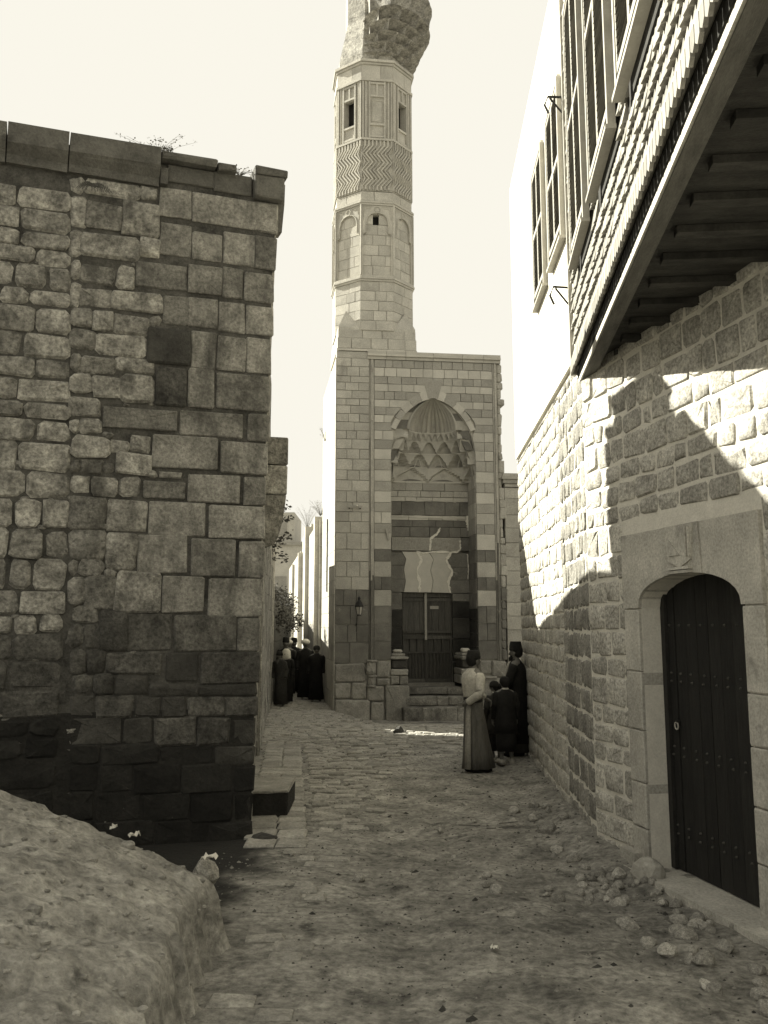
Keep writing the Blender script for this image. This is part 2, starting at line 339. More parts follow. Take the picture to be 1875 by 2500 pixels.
# ------------------------------------------------------------------ left building (corner of a stone building)
LEFT = [(-1.07,-0.57,6.8,6.99,'c'),(-0.57,-0.15,6.78,7.0,'c'),(-1.91,-1.35,6.54,6.7,'r'),(-1.35,-1.17,6.57,6.71,'r'),(-2.05,-1.91,6.52,6.7,'r'),(-2.03,-1.87,6.16,6.49,'r'),(-1.88,-1.53,6.16,6.44,'r'),(-1.52,-1.14,6.16,6.51,'r'),(-1.15,-0.8,6.4,6.73,'s'),(-0.8,-0.11,6.39,6.73,'s'),(-0.11,0.12,6.38,6.74,'s'),(-2.02,-1.92,5.82,6.12,'r'),(-1.92,-1.33,5.87,6.11,'r'),(-1.33,-1.12,5.92,6.13,'r'),(-1.13,-0.79,5.97,6.34,'s'),(-0.79,-0.45,5.97,6.29,'s'),(-0.45,-0.11,5.96,6.34,'s'),(-0.11,0.11,5.95,6.34,'s'),(-2.0,-1.91,5.59,5.79,'r'),(-1.92,-1.55,5.56,5.77,'r'),(-1.54,-1.37,5.55,5.79,'r'),(-1.36,-0.82,5.59,5.88,'s'),(-0.82,-0.45,5.59,5.91,'s'),(-0.45,-0.22,5.58,5.93,'s'),(-0.22,0.1,5.57,5.91,'s'),(-1.99,-1.9,5.31,5.56,'r'),(-1.91,-1.59,5.32,5.51,'r'),(-1.59,-1.08,5.32,5.52,'r'),(-1.07,-0.8,5.22,5.54,'s'),(-0.81,-0.48,5.22,5.55,'s'),(-0.48,-0.19,5.2,5.54,'s'),(-0.19,0.1,5.2,5.54,'s'),(-1.98,-1.76,5.09,5.29,'r'),(-1.76,-1.56,5.08,5.28,'r'),(-1.56,-1.21,5.07,5.27,'r'),(-1.19,-1.08,5.2,5.3,'r'),(-1.97,-1.72,4.86,5.06,'r'),(-1.72,-1.23,4.84,5.05,'r'),(-1.21,-0.76,4.79,5.17,'d'),(-0.76,-0.49,4.76,5.18,'s'),(-0.49,-0.17,4.77,5.16,'s'),(-0.17,0.1,4.77,5.17,'s'),(-1.96,-1.86,4.62,4.81,'r'),(-1.86,-1.51,4.62,4.8,'r'),(-1.51,-1.13,4.67,4.81,'r'),(-1.11,-0.8,4.34,4.76,'d'),(-0.8,-0.49,4.35,4.77,'s'),(-0.49,0.1,4.36,4.76,'s'),(-0.86,-0.17,4.05,4.32,'s'),(-0.15,0.1,4.03,4.33,'s'),(-1.95,-1.74,4.4,4.6,'r'),(-1.73,-1.46,4.39,4.59,'r'),(-1.46,-1.12,4.36,4.63,'r'),(-1.94,-1.65,4.17,4.37,'r'),(-1.93,-1.84,3.99,4.13,'r'),(-1.85,-1.64,4.0,4.14,'r'),(-1.64,-0.87,4.07,4.3,'s'),(-1.61,-1.52,3.97,4.01,'r'),(-1.91,-1.55,3.76,3.97,'r'),(-1.55,-1.35,3.82,3.95,'r'),(-1.35,-1.14,3.84,4.02,'r'),(-1.14,-0.44,3.69,4.04,'s'),(-0.43,0.11,3.67,4.02,'s'),(-1.9,-1.82,3.61,3.73,'r'),(-1.82,-1.6,3.59,3.73,'r'),(-1.6,-1.49,3.62,3.72,'r'),(-1.47,-1.14,3.61,3.82,'r'),(-1.9,-1.71,3.38,3.58,'r'),(-1.7,-1.45,3.38,3.56,'r'),(-1.42,-1.23,3.38,3.58,'r'),(-1.21,-0.76,3.37,3.56,'s'),(-1.15,-1.07,3.58,3.65,'r'),(-1.06,-0.8,3.59,3.66,'s'),(-0.76,-0.19,3.35,3.65,'s'),(-0.18,0.1,3.34,3.65,'s'),(-1.9,-1.55,3.04,3.35,'r'),(-1.55,-1.14,3.03,3.36,'r'),(-1.14,-0.55,3.0,3.35,'s'),(-0.54,0.09,2.98,3.34,'s'),(-1.88,-1.54,2.75,3.02,'r'),(-1.54,-1.24,2.64,3.02,'r'),(-1.24,-0.72,2.61,3.01,'s'),(-0.71,-0.22,2.59,2.98,'s'),(-0.21,0.09,2.58,2.97,'s'),(-1.87,-1.79,2.58,2.73,'r'),(-1.79,-1.55,2.58,2.73,'r'),(-1.54,-1.43,2.57,2.64,'r'),(-1.86,-1.71,2.3,2.56,'r'),(-1.71,-1.42,2.27,2.57,'r'),(-1.42,-0.98,2.23,2.62,'r'),(-0.99,-0.54,2.22,2.6,'s'),(-0.52,0.08,2.18,2.58,'s'),(-1.8,-1.59,2.12,2.28,'r'),(-1.85,-1.72,1.89,2.1,'r'),(-1.71,-1.55,1.87,2.11,'r'),(-1.56,-1.29,1.86,2.24,'r'),(-1.3,-0.86,1.85,2.22,'s'),(-0.84,-0.2,1.84,2.2,'s'),(-0.2,0.08,1.83,2.18,'s'),(-1.83,-1.68,1.64,1.86,'r'),(-1.67,-1.49,1.64,1.87,'r'),(-1.48,-0.95,1.62,1.84,'r'),(-0.91,-0.58,1.54,1.83,'s'),(-0.57,0.06,1.51,1.83,'s'),(-1.78,-1.6,1.44,1.64,'r'),(-1.59,-1.41,1.43,1.63,'r'),(-1.39,-1.07,1.42,1.62,'r'),(-1.8,-1.57,1.23,1.43,'k'),(-1.56,-1.22,1.22,1.43,'k'),(-1.2,-0.94,1.21,1.41,'k'),(-0.93,-0.7,1.2,1.4,'k'),(-0.68,-0.31,1.19,1.39,'k'),(-0.3,0.03,1.18,1.38,'k'),(-1.79,-1.31,0.96,1.23,'k'),(-1.3,-1.02,0.95,1.21,'k'),(-1.0,-0.59,0.93,1.2,'k'),(-0.58,-0.26,0.92,1.18,'k'),(-0.24,0.03,0.91,1.17,'k'),(-1.78,-1.51,0.78,0.98,'k'),(-1.5,-0.95,0.76,0.96,'k'),(-0.94,-0.41,0.73,0.93,'k'),(-0.39,0.02,0.71,0.9,'k'),(-1.77,-1.51,0.53,0.79,'k'),(-1.5,-1.19,0.51,0.77,'k'),(-1.17,-0.73,0.48,0.75,'k'),(-0.72,-0.22,0.45,0.73,'k'),(-0.2,0.01,0.44,0.7,'k'),(-1.76,-1.54,0.27,0.54,'k'),(-1.53,-1.1,0.24,0.52,'k'),(-1.09,-0.63,0.21,0.49,'k'),(-0.62,-0.21,0.18,0.46,'k'),(-0.19,0.01,0.17,0.43,'k'),(-1.75,-1.53,0.05,0.28,'k'),(-1.51,-0.97,0.01,0.26,'k'),(-0.96,-0.42,-0.03,0.22,'k'),(-0.4,-0.0,-0.06,0.17,'k'),(-1.07,-0.57,1.41,1.52,'k'),(-0.57,0.03,1.39,1.51,'k')]
def leanx(z): return 0.0225 * z
lb = thing('stone_building', 'weathered old stone building with dark open joints and broken cornice on the left', 'building', (LO[0], LO[1], 0), LR)
mb = MB()
def lean_prism(mb, pts, z0, z1):
    n = len(pts); v = [(p[0] + leanx(z0), p[1], z0) for p in pts] + [(p[0] + leanx(z1), p[1], z1) for p in pts]
    mb.add(v, [tuple(range(n - 1, -1, -1)), tuple(range(n, 2 * n))] + [(i, (i + 1) % n, (i + 1) % n + n, i + n) for i in range(n)])
def toL(x, y):
    dx, dy = x - LO[0], y - LO[1]; c, s = math.cos(LR), math.sin(LR); return (c * dx + s * dy, -s * dx + c * dy)
sc1 = toL(-1.405, 10.93); sc2 = toL(-2.04, 16.1)
lean_prism(mb, [(-9, 0.022), (-0.03, 0.022), (sc1[0] - 0.012, sc1[1]), (-9, sc1[1] + 0.3)], -0.4, 6.74)
core = mb.obj('wall', 'deepjoint', lb)
mb = MB(); lean_prism(mb, [(-9, 0.012), (-0.035, 0.012), (-0.035, 0.03), (-9, 0.03)], -0.4, 1.27); mb.obj('sooty_base', 'soot', lb)  # black slab behind the lowest courses
mb = MB(); lean_prism(mb, [(sc1[0] - 0.02, sc1[1] - 0.05), sc2, (-8, sc2[1] + 2.6), (-8, sc1[1] + 0.2)], -0.4, 5.36)
rear = mb.obj('rear_wall', 'stone', lb)
KM = {'r': 'rubble', 's': 'ashlar', 'd': 'darkstone', 'c': 'cornice', 'k': 'soot'}
for (u0, u1, z0, z1, k) in LEFT:
    if u1 - u0 < 0.03 or z1 - z0 < 0.03: continue
    if k == 'c': stone('stone', 'cornice', core, u0, u1, z0, z1, front=-0.01, depth=0.12, bev=0.012, c=0.006, jit=0.004, bulge=0.0, smooth=False); continue
    if u1 > -0.12: u1 = leanx((z0 + z1) / 2) + rng.uniform(-0.006, 0.010)
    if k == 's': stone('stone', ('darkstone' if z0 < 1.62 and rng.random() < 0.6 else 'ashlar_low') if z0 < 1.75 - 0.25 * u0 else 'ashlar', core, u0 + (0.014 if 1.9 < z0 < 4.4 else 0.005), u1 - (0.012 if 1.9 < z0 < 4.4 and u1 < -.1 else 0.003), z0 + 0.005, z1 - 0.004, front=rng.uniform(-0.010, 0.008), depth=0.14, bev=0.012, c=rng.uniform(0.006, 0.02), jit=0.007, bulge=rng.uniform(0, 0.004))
    elif k == 'd': stone('stone', 'darkstone' if z1 > 5.0 else 'ashlar_low', core, u0, u1, z0, z1, front=-0.02, depth=0.14, bev=0.02, c=0.02, jit=0.006, bulge=0.003)
    elif k == 'k':
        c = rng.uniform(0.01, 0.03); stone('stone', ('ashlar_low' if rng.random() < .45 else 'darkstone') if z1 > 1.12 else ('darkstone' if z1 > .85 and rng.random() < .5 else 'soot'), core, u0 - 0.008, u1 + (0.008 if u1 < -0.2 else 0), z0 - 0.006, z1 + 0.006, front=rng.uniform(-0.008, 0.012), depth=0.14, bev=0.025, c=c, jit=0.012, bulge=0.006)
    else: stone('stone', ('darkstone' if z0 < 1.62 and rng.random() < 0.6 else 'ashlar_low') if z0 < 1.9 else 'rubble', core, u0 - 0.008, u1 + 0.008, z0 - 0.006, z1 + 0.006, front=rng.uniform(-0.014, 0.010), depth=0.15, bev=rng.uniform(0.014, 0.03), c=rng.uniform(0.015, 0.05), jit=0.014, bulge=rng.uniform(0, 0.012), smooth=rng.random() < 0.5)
# small chinking stones between the rubble
ch = MB()
for i in range(150):
    u = rng.uniform(-3.6, -1.15); z = rng.uniform(0.2, 6.3); s = rng.uniform(0.03, 0.06)
    v, f = stone_geo(u, u + s * rng.uniform(1, 1.9), z, z + s, front=0.012, depth=0.08, bev=0.01, c=0.012, jit=0.008, bulge=0.004); ch.add(v, f)
stuff(ch.obj('chinking_stones', 'rubble', core, smooth=True))
# the wall goes on to the left of what the photograph shows
ext = MB(); nz = 0.0; cnt = 0
while nz < 6.5:
    h = rng.uniform(0.17, 0.32); u = min([-1.9] + [s[0] for s in LEFT if s[2] < nz + h - .03 and s[3] > nz + .03 and s[0] < -1.6]) + 0.01 if nz < 6.5 else -2.0
    while u > -8.8:
        w = rng.uniform(0.2, 0.55); a = dict(front=rng.uniform(-0.014, 0.010), depth=0.15, bev=rng.uniform(0.014, 0.03), c=rng.uniform(0.015, 0.05), jit=0.014, bulge=rng.uniform(0, 0.012))
        q = (u - w + 0.008, u - 0.008, nz + 0.006, min(nz + h, 6.52) - 0.008)
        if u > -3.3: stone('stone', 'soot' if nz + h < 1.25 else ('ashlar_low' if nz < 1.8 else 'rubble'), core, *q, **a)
        else:
            v, f = stone_geo(*q, **a); ext.add(v, f)
        u -= w
    nz += h
stuff(ext.obj('more_stones', 'rubble', core, smooth=True))
# cornice: heavy moulded blocks on the left, thin slabs, then the corner block
def cornice_block(u0, u1):
    prof = [(0.06, 6.72), (-0.03, 6.72), (-0.035, 6.80), (-0.10, 6.86), (-0.13, 6.90), (-0.14, 7.10), (0.3, 7.12), (0.3, 6.72)]
    v = [(u0, p[0] + rng.uniform(-.006, .006), p[1] + rng.uniform(-.01, .01)) for p in prof] + [(u1, p[0] + rng.uniform(-.006, .006), p[1] + rng.uniform(-.01, .01)) for p in prof]
    n = len(prof); f = [(i, (i + 1) % n, (i + 1) % n + n, i + n) for i in range(n)] + [tuple(range(n - 1, -1, -1)), tuple(range(n, 2 * n))]
    raw('cornice_block', v, f, 'cornice', lb)
u = -1.16
for w in (0.93, 0.6, 1.1, 0.9, 1.2, 1.0, 1.1, 0.8): cornice_block(u - w + 0.012, u); u -= w
MB().box(-8.9, -1.16, 0.06, 0.9, 6.70, 7.06).obj('parapet_core', 'deepjoint', lb)
mb = MB().box(-1.15, -1.07, -0.06, 0.2, 6.74, 6.92); mb.obj('stone', 'cornice', lb)
for (a, b, z) in ((-1.15, -0.55, 7.10), (-0.54, -0.34, 7.07)):
    v, f = stone_geo(a, b, z - 0.09, z, front=-0.10, depth=0.5, bev=0.015, c=0.012, jit=0.008, bulge=0.004); raw('coping_slab', v, f, 'cornice', lb)
mb = MB().box(-1.16, -0.12, 0.02, 0.9, 6.72, 6.99); mb.obj('parapet_core', 'deepjoint', lb)
v, f = stone_geo(-0.13, 0.20, 6.76, 7.01, front=-0.09, depth=0.9, bev=0.015, c=0.01, jit=0.005, bulge=0.0); raw('corner_block', v, f, 'cornice', lb)
v, f = stone_geo(-0.14, 0.225, 7.01, 7.10, front=-0.11, depth=0.95, bev=0.012, c=0.01, jit=0.006, bulge=0.0); raw('coping_slab', v, f, 'cornice', lb)
MB().prism([(0.145, 6.42), (0.205, 6.42), (0.23, 6.75), (0.235, 6.99), (0.145, 6.99)], 0.03, 0.20).obj('corner_bracket', 'cornice', lb)
# dressed quoins on the street side of the corner
z = 0.1
while z < 6.6:
    h = rng.uniform(0.28, 0.4); zm = z + h / 2
    y0 = 0.06
    for w in (rng.uniform(0.3, 0.5), 0.9):
        y1 = min(y0 + w, sc1[1]); 
        if y1 - y0 < 0.05: break
        mb = MB(); x0 = -0.03 + leanx(zm) + (sc1[0] + 0.018) * (y0 / sc1[1]); x1 = -0.03 + leanx(zm) + (sc1[0] + 0.018) * (y1 / sc1[1])
        mb.plan([(x0, y0 + .004), (x0 + 0.016, y0 + .004), (x1 + 0.016, y1 - .004), (x1, y1 - .004)], z + .004, z + h - .004).obj('stone', 'jamb', core); y0 = y1
    z += h
# stone corbel jutting from the street side further back
cb = toL(-1.27, 11.25); cv = [(0.0, 3.03), (0.055, 3.12), (0.10, 3.30), (0.13, 3.48), (0.145, 3.62)]
mb = MB().prism([(cb[0] - 0.1, 2.98)] + [(cb[0] + p[0] + 0.02, p[1]) for p in cv] + [(cb[0] - 0.1, 3.62)], cb[1], cb[1] + 0.42)
for (z0, z1, w) in ((3.63, 3.98, 0.155), (3.99, 4.32, 0.165)):
    v, f = stone_geo(cb[0] - 0.1, cb[0] + w + 0.02, z0, z1, front=cb[1], depth=0.42, bev=0.012, c=0.012, jit=0.006, bulge=0.0); raw('corbel_stone', v, f, 'rubble', lb)
mb.obj('corbel_stone', 'rubble', lb)
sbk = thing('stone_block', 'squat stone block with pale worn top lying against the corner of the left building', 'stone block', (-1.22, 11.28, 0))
raw('block', *stone_geo(-0.30, 0.20, -0.08, 0.255, front=-0.20, depth=0.95, bev=0.02, c=0.02, jit=0.012, bulge=0.004), 'soot', sbk); raw('worn_top', *stone_geo(-0.305, 0.205, 0.256, 0.285, front=-0.205, depth=0.96, bev=0.012, c=0.01, jit=0.01, bulge=0.0), 'worn', sbk)  # shaded front and lit top put into the block's two colours
def face_blocks(parent, a, b, ztop, m, out=0.014, lean=False, wr=(0.35, 0.7)):
    a, b = Vector(a), Vector(b); L0 = (b - a).length; d = (b - a) / L0; nrm = Vector((d.y, -d.x)); z = 0.0
    while z < ztop - 0.05:
        h = rng.uniform(0.28, 0.42); z1 = min(z + h, ztop); t = 0.0; sx = Vector((leanx((z + z1) / 2), 0)) if lean else Vector((0, 0))
        while t < L0 - 0.02:
            w = min(rng.uniform(*wr), L0 - t); p = a + d * (t + .006) + sx; q = a + d * (t + w - .006) + sx; o_ = nrm * (out + rng.uniform(-.005, .005))
            MB().plan([p - nrm * .05, p + o_, q + o_, q - nrm * .05], z + .006, z1 - .006).obj('stone', m, parent); t += w
        z += h
face_blocks(rear, (sc1[0] - .02, sc1[1]), (sc2[0], sc2[1]), 5.3, 'rubble', lean=True)
# ------------------------------------------------------------------ houses behind the left building, mostly out of sight; shaped to cast the street's shadows
h2 = thing('stone_house', 'low stone house with sloping gable hidden behind the left building', 'house')
lane = Vector((-0.885, 0.466))
p0 = Vector((-1.97, 16.12)); p1 = Vector((-2.22, 18.5)); p2 = Vector((-2.42, 20.70)); p3 = p2 + lane * 6.5; p4 = p0 + Vector((-6.5, 0.9))
MB().plan([p0, p1, p2, p3, Vector((-8.0, 18.5)), p4], -0.3, [5.36, 7.42, 7.42, 7.42, 7.42, 5.36]).obj('wall', 'stone', h2)
face_blocks(h2.children[0], p0, p1, 5.3, 'rubble'); face_blocks(h2.children[0], p1, p2, 7.38, 'rubble')
q2 = Vector((-2.50, 21.30)); q3 = q2 + lane * 6.8
lw = MB(); e0 = p2 + lane * 6.45; e1 = q2 + lane * 6.6
tag(lw.plan([e0, e1, e1 + lane * 0.3, e0 + lane * 0.3], -0.3, 6.7).obj('lane_wall', 'stone'), 'tall rubble wall closing the narrow side lane', 'wall')  # unseen end wall, its height set to cut off the sun strip
h3 = thing('alley_house', 'plain low stone house on the dark side of the alley', 'house')
q5 = Vector((-2.95, 26.9))
MB().plan([q2, q5, q5 + Vector((-5.5, -0.8)), q3], -0.3, 4.9).obj('wall', 'stone', h3)
face_blocks(h3.children[0], q2, q5, 4.86, 'rubble')
gw = thing('garden_wall', 'dark garden wall along the left of the alley, overhung by bushes', 'wall')
MB().plan([(-2.96, 26.92), (-3.46, 37.5), (-3.86, 37.5), (-3.36, 26.92)], -0.3, 2.75).obj('wall_core', 'darkstone', gw)
z = 0.0
while z < 2.7:
    h = rng.uniform(0.26, 0.36); t = 0
    while t < 10.5:
        w = rng.uniform(0.5, 0.9); f_ = lambda s: (-2.96 - 0.0473 * s, 26.92 + s)
        a = f_(t + .01); b = f_(min(t + w, 10.55) - .01)
        MB().plan([a, (a[0] + 0.035, a[1]), (b[0] + 0.035, b[1]), b], z + .01, min(z + h, 2.74) - .01).obj('stone', 'darkstone', gw); t += w
    z += h
# ------------------------------------------------------------------ gateway (portal) with striped courses and muqarnas hood
UC = 2.54
ARCH = [(4.0, 1.12), (6.25, 1.12), (6.5, 1.115), (6.77, 1.08), (7.0, 1.035), (7.16, 0.98), (7.36, 0.87), (7.56, 0.725), (7.70, 0.58), (7.84, 0.39), (7.92, 0.22), (7.98, 0.0)]
def wa(z): return interp(ARCH, z)
def apts(side, z0, z1, n=7, off=0.0):          # points up the arch edge
    out = []
    for i in range(n):
        z = lerp(z0, z1, i / (n - 1)); out.append((UC + side * (wa(z) + off), z))
    return out
pt = thing('gateway', 'tall striped stone mosque gateway with fluted muqarnas hood over a double door', 'gateway', (PO[0], PO[1], 0), PR)
mb = MB()
mb.box(0.0, 1.415, 0.07, 1.0, -0.5, 6.25); mb.box(3.665, 4.36, 0.07, 1.0, -0.5, 6.25)
zs = [6.25, 6.5, 6.77, 7.0, 7.16, 7.36, 7.56, 7.7, 7.84, 7.92, 7.98]
mb.prism([(0.0, 6.25)] + [(UC - wa(z) , z) for z in zs] + [(UC, 9.0), (0.0, 9.0)], 0.07, 0.9)
mb.prism([(4.36, 6.25), (4.36, 9.0), (UC, 9.0)] + [(UC + wa(z), z) for z in zs[::-1]], 0.07, 0.9)
mb.box(0.0, 4.36, 1.13, 4.6, -0.5, 9.0); mb.box(0.0, 1.40, 1.0, 1.13, -0.5, 9.0); mb.box(3.68, 4.36, 1.0, 1.13, -0.5, 9.0)
mass = mb.obj('wall', 'joint', pt)
def blk(parent, u0, u1, z0, z1, m, front=0.0, depth=0.075, g=0.005, jit=0.0025):
    stone('block', m, parent, u0 + g, u1 - g, z0 + g, z1 - g, front=front + rng.uniform(-.004, .004), depth=depth, bev=0.006, c=0, jit=jit, bulge=0)
def polyblk(parent, poly, m, front=0.0, depth=0.075):
    MB().prism(poly, front + rng.uniform(-.004, .004), front + depth).obj('block', m, parent)
# plain left strip
zl = [1.16, 1.68, 2.12, 2.58, 2.98, 3.30, 3.69, 4.0, 4.41, 4.70, 4.95, 5.20, 5.49, 5.77, 6.03, 6.32, 6.58, 6.84, 7.06, 7.29, 7.51, 7.73, 7.91, 8.13, 8.34, 8.51, 8.77, 9.0]
for i, (a, b) in enumerate(zip(zl, zl[1:])):
    cuts = [0.0] + ([rng.uniform(0.2, 0.34), rng.uniform(0.52, 0.66)] if i % 2 else [rng.uniform(0.36, 0.52)]) + [0.855]
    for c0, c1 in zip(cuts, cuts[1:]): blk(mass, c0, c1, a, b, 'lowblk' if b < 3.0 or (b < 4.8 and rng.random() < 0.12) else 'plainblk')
zp = [1.25, 1.71, 2.15, 2.58, 2.98, 3.31, 3.70, 4.01, 4.42, 4.67, 4.96, 5.21, 5.50, 5.76, 6.05, 6.33, 6.60, 6.84, 7.09, 7.30, 7.50, 7.71, 7.91, 8.13, 8.33, 8.53, 8.77, 8.98]
VO = 0.24
VI = lambda z: wa(z) + VO * sm(6.9, 7.4, z) if z < 8.0 else max(0.0, VO * (1 - (z - 7.98) / 0.44) if z < 8.42 else 0)
for i, (a, b) in enumerate(zip(zp, zp[1:])):
    top = len(zp) - 2 - i                      # counted from the cornice: 0 dark, 1 light ...
    dark = top % 2 == 0
    m = 'dark' if dark else 'light'
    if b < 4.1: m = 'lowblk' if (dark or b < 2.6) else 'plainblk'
    for side in (-1, 1):
        e = 0.985 if side < 0 else 4.14
        n = 6; inner = [(UC + side * VI(lerp(a + .004, b - .004, k / (n - 1))), lerp(a + .004, b - .004, k / (n - 1))) for k in range(n)]
        iu = UC + side * max(VI(a), VI(b))
        L0 = abs(iu - e)
        k = max(1, round(L0 / rng.uniform(0.26, 0.40))); cuts = [e + (iu - e) * q / k for q in range(k)]
        cuts = [c + (rng.uniform(-.05, .05) if q else 0) for q, c in enumerate(cuts)]
        for q in range(k):
            c0 = cuts[q]
            if q < k - 1: blk(mass, min(c0, cuts[q + 1]), max(c0, cuts[q + 1]), a, b, m)
            else: polyblk(mass, [(c0 - side * 0.005, a + .005), (c0 - side * 0.005, b - .005)] + [(p[0] + side * .004, p[1]) for p in inner[::-1]], m)
# voussoirs round the head of the arch, pale and dark in turn
vz = [7.12, 7.36, 7.56, 7.74, 7.89, 7.955]
for side in (-1, 1):
    for i in range(len(vz) - 1):
        z0, z1 = vz[i], vz[i + 1]
        def outp(z):
            a = Vector((wa(z), z)); t = Vector((wa(z + .03) - wa(z - .03), .06)).normalized(); nrm = Vector((t.y, -t.x)); q = a + nrm * VO * (0.6 + 0.4 * (i / 4)) ; return (UC + side * q.x, q.y)
        inn = [(UC + side * wa(lerp(z0, z1, k / 3)), lerp(z0, z1, k / 3)) for k in range(4)]
        polyblk(mass, inn + [outp(z1 - .006), outp(z0 + .006)], 'light' if i % 2 == 0 else 'dark', front=-0.006)
polyblk(mass, [(2.41, 7.965), (2.54, 7.985), (2.67, 7.965), (2.79, 8.40), (2.62, 8.47), (2.46, 8.47), (2.30, 8.40)], 'dark', front=-0.012)
# frame mouldings and cornice
for (a, b, f_) in ((0.86, 0.895, 0.02), (0.90, 0.935, -0.035), (0.94, 0.98, 0.0), (4.145, 4.185, 0.0), (4.19, 4.225, -0.035), (4.23, 4.27, 0.03)):
    z = 1.2
    while z < 8.97:
        h = min(rng.uniform(0.8, 1.3), 8.98 - z); MB().box(a, b, f_, 0.12, z + .003, z + h - .003).obj('frame_moulding', 'lowblk' if z < 3.2 else 'plainblk', pt); z += h
u = 0.80
while u < 4.3:
    w = min(rng.uniform(0.5, 0.8), 4.37 - u)
    for (z0, z1, f_) in ((8.985, 9.06, -0.03), (9.065, 9.12, -0.075), (9.125, 9.20, -0.05)):
        MB().box(u + .004, u + w - .004, f_, 0.3, z0, z1).obj('cornice_moulding', 'light', pt)
    u += w
MB().box(0.0, 0.80, 0.0, 0.3, 9.0, 9.17).obj('cornice_moulding', 'plainblk', pt)
MB().box(0.05, 4.3, 0.3, 4.6, 9.0, 9.16).obj('roof', 'limewash', pt)
z = 0.9                                          # broken right-hand edge
while z < 8.95:
    h = rng.uniform(0.16, 0.34); w = rng.uniform(0.03, 0.15) if z < 8.6 else 0.1
    v, f = stone_geo(4.275, 4.31 + w, z + .004, min(z + h, 8.97) - .004, front=rng.uniform(0, 0.03), depth=0.6, bev=0.02, c=0.025, jit=0.012, bulge=0.004); raw('block', v, f, 'plainblk' if z > 3 else 'lowblk', mass); z += h
# sunlit side face up the alley: long pale courses
z = 0.0; row = 0
while z < 9.0:
    h = rng.uniform(0.34, 0.46); d = 0.0
    while d < 4.55:
        w = rng.uniform(0.6, 1.05); e = min(d + w, 4.58)
        MB().plan([(0.0, d + .005), (-0.02, d + .005), (-0.02, e - .005), (0.0, e - .005)], z + .005, min(z + h, 9.0) - .005).obj('block', 'plainblk', mass); d += w
    z += h
# recess: back wall, door wall, reveals
bz = [(5.65, 5.885, 'dark'), (5.48, 5.65, 'plainblk'), (5.36, 5.48, 'light'), (4.99, 5.36, 'lowblk'), (4.86, 4.99, 'light'), (4.68, 4.86, 'lowblk'), (4.41, 4.68, 'lowblk')]
for (a, b, m) in bz:
    u = 1.42
    while u < 3.62:
        w = min(rng.uniform(0.3, 0.7), 3.66 - u); w = 3.66 - u if 3.66 - u - w < 0.15 else w; blk(mass, u, u + w, a, b, m, front=0.90 + rng.uniform(-.012, .004), depth=0.11); u += w
for (a, b) in ((1.42, 1.56), (3.43, 3.66)): blk(mass, a, b, 4.05, 4.40, 'lowblk', front=0.9, depth=0.11)
insc = MB(); insc.box(1.57, 3.42, 0.885, 1.0, 4.055, 4.40)
for zr in (4.10, 4.185, 4.275, 4.355): insc.box(1.585, 3.40, 0.878, 0.9, zr - .006, zr + .006)
for i in range(170):                             # worn carved writing in two bands
    u = 1.60 + rng.random() * 1.78; z = rng.choice((4.11, 4.20, 4.285)) + rng.random() * .05; s = rng.uniform(.006, .014); l = rng.uniform(.01, .03)
    insc.box(u, u + (s if i % 2 else l), 0.866, 0.9, z, z + (l if i % 2 else s))
insc.obj('inscription_panel', 'inscr', pt)
# joggled lintel
JO = [(0, 4.02), (0.115, 3.83), (0.05, 3.55), (0.10, 3.25), (0.05, 2.96)]
def jog(u): return [(u + p[0], p[1]) for p in JO]
c1 = [(2.235, 4.01), (2.365, 3.81), (2.225, 3.52), (2.305, 3.27), (2.295, 2.955)]
c2 = [(2.565, 4.01), (2.68, 3.82), (2.60, 3.53), (2.665, 3.25), (2.62, 2.955)]
c3 = [(3.15, 4.01), (3.025, 3.79), (3.185, 3.50), (3.07, 3.23), (3.13, 2.94)]
cl = jog(1.83)
for (A_, B_) in ((cl, c1), (c1, c2), (c2, c3)):
    MB().prism([(p[0] + .006, p[1]) for p in A_] + [(p[0] - .006, p[1]) for p in B_[::-1]], 0.89 + rng.uniform(-.004, .004), 1.02).obj('lintel_stone', 'lintel', pt)
# side stones of the door wall
def side_poly(edge, u_out, z0, z1, m):
    pts = [p for p in edge if z0 < p[1] < z1]
    def at(z):
        for (a, b) in zip(edge, edge[1:]):
            if b[1] <= z <= a[1]: return lerp(b[0], a[0], (z - b[1]) / (a[1] - b[1]))
        return edge[0][0] if z > edge[0][1] else edge[-1][0]
    s = 1 if u_out > at(z0) else -1
    polyblk(mass, [(u_out, z0 + .004), (u_out, z1 - .004), (at(z1) + s * .006, z1 - .004)] + [(p[0] + s * .006, p[1]) for p in pts] + [(at(z0) + s * .006, z0 + .004)], m, front=0.9, depth=0.11)
for (a, b, m) in ((3.66, 4.0, 'lowblk'), (3.30, 3.66, 'lowblk'), (2.96, 3.30, 'lowblk')): side_poly(cl, 1.42, a, b, m)
for (a, b, m) in ((3.62, 4.0, 'lowblk'), (3.28, 3.62, 'lowblk'), (2.94, 3.28, 'lowblk')): side_poly(c3, 3.66, a, b, m)
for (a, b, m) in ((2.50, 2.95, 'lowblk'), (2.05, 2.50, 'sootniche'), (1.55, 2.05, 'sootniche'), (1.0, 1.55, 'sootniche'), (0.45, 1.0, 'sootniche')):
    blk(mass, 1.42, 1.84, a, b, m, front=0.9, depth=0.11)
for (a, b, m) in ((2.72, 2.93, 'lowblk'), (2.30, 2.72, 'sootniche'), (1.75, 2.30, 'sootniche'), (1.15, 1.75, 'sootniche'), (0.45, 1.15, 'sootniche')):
    blk(mass, 3.18, 3.66, a, b, m, front=0.9, depth=0.11)
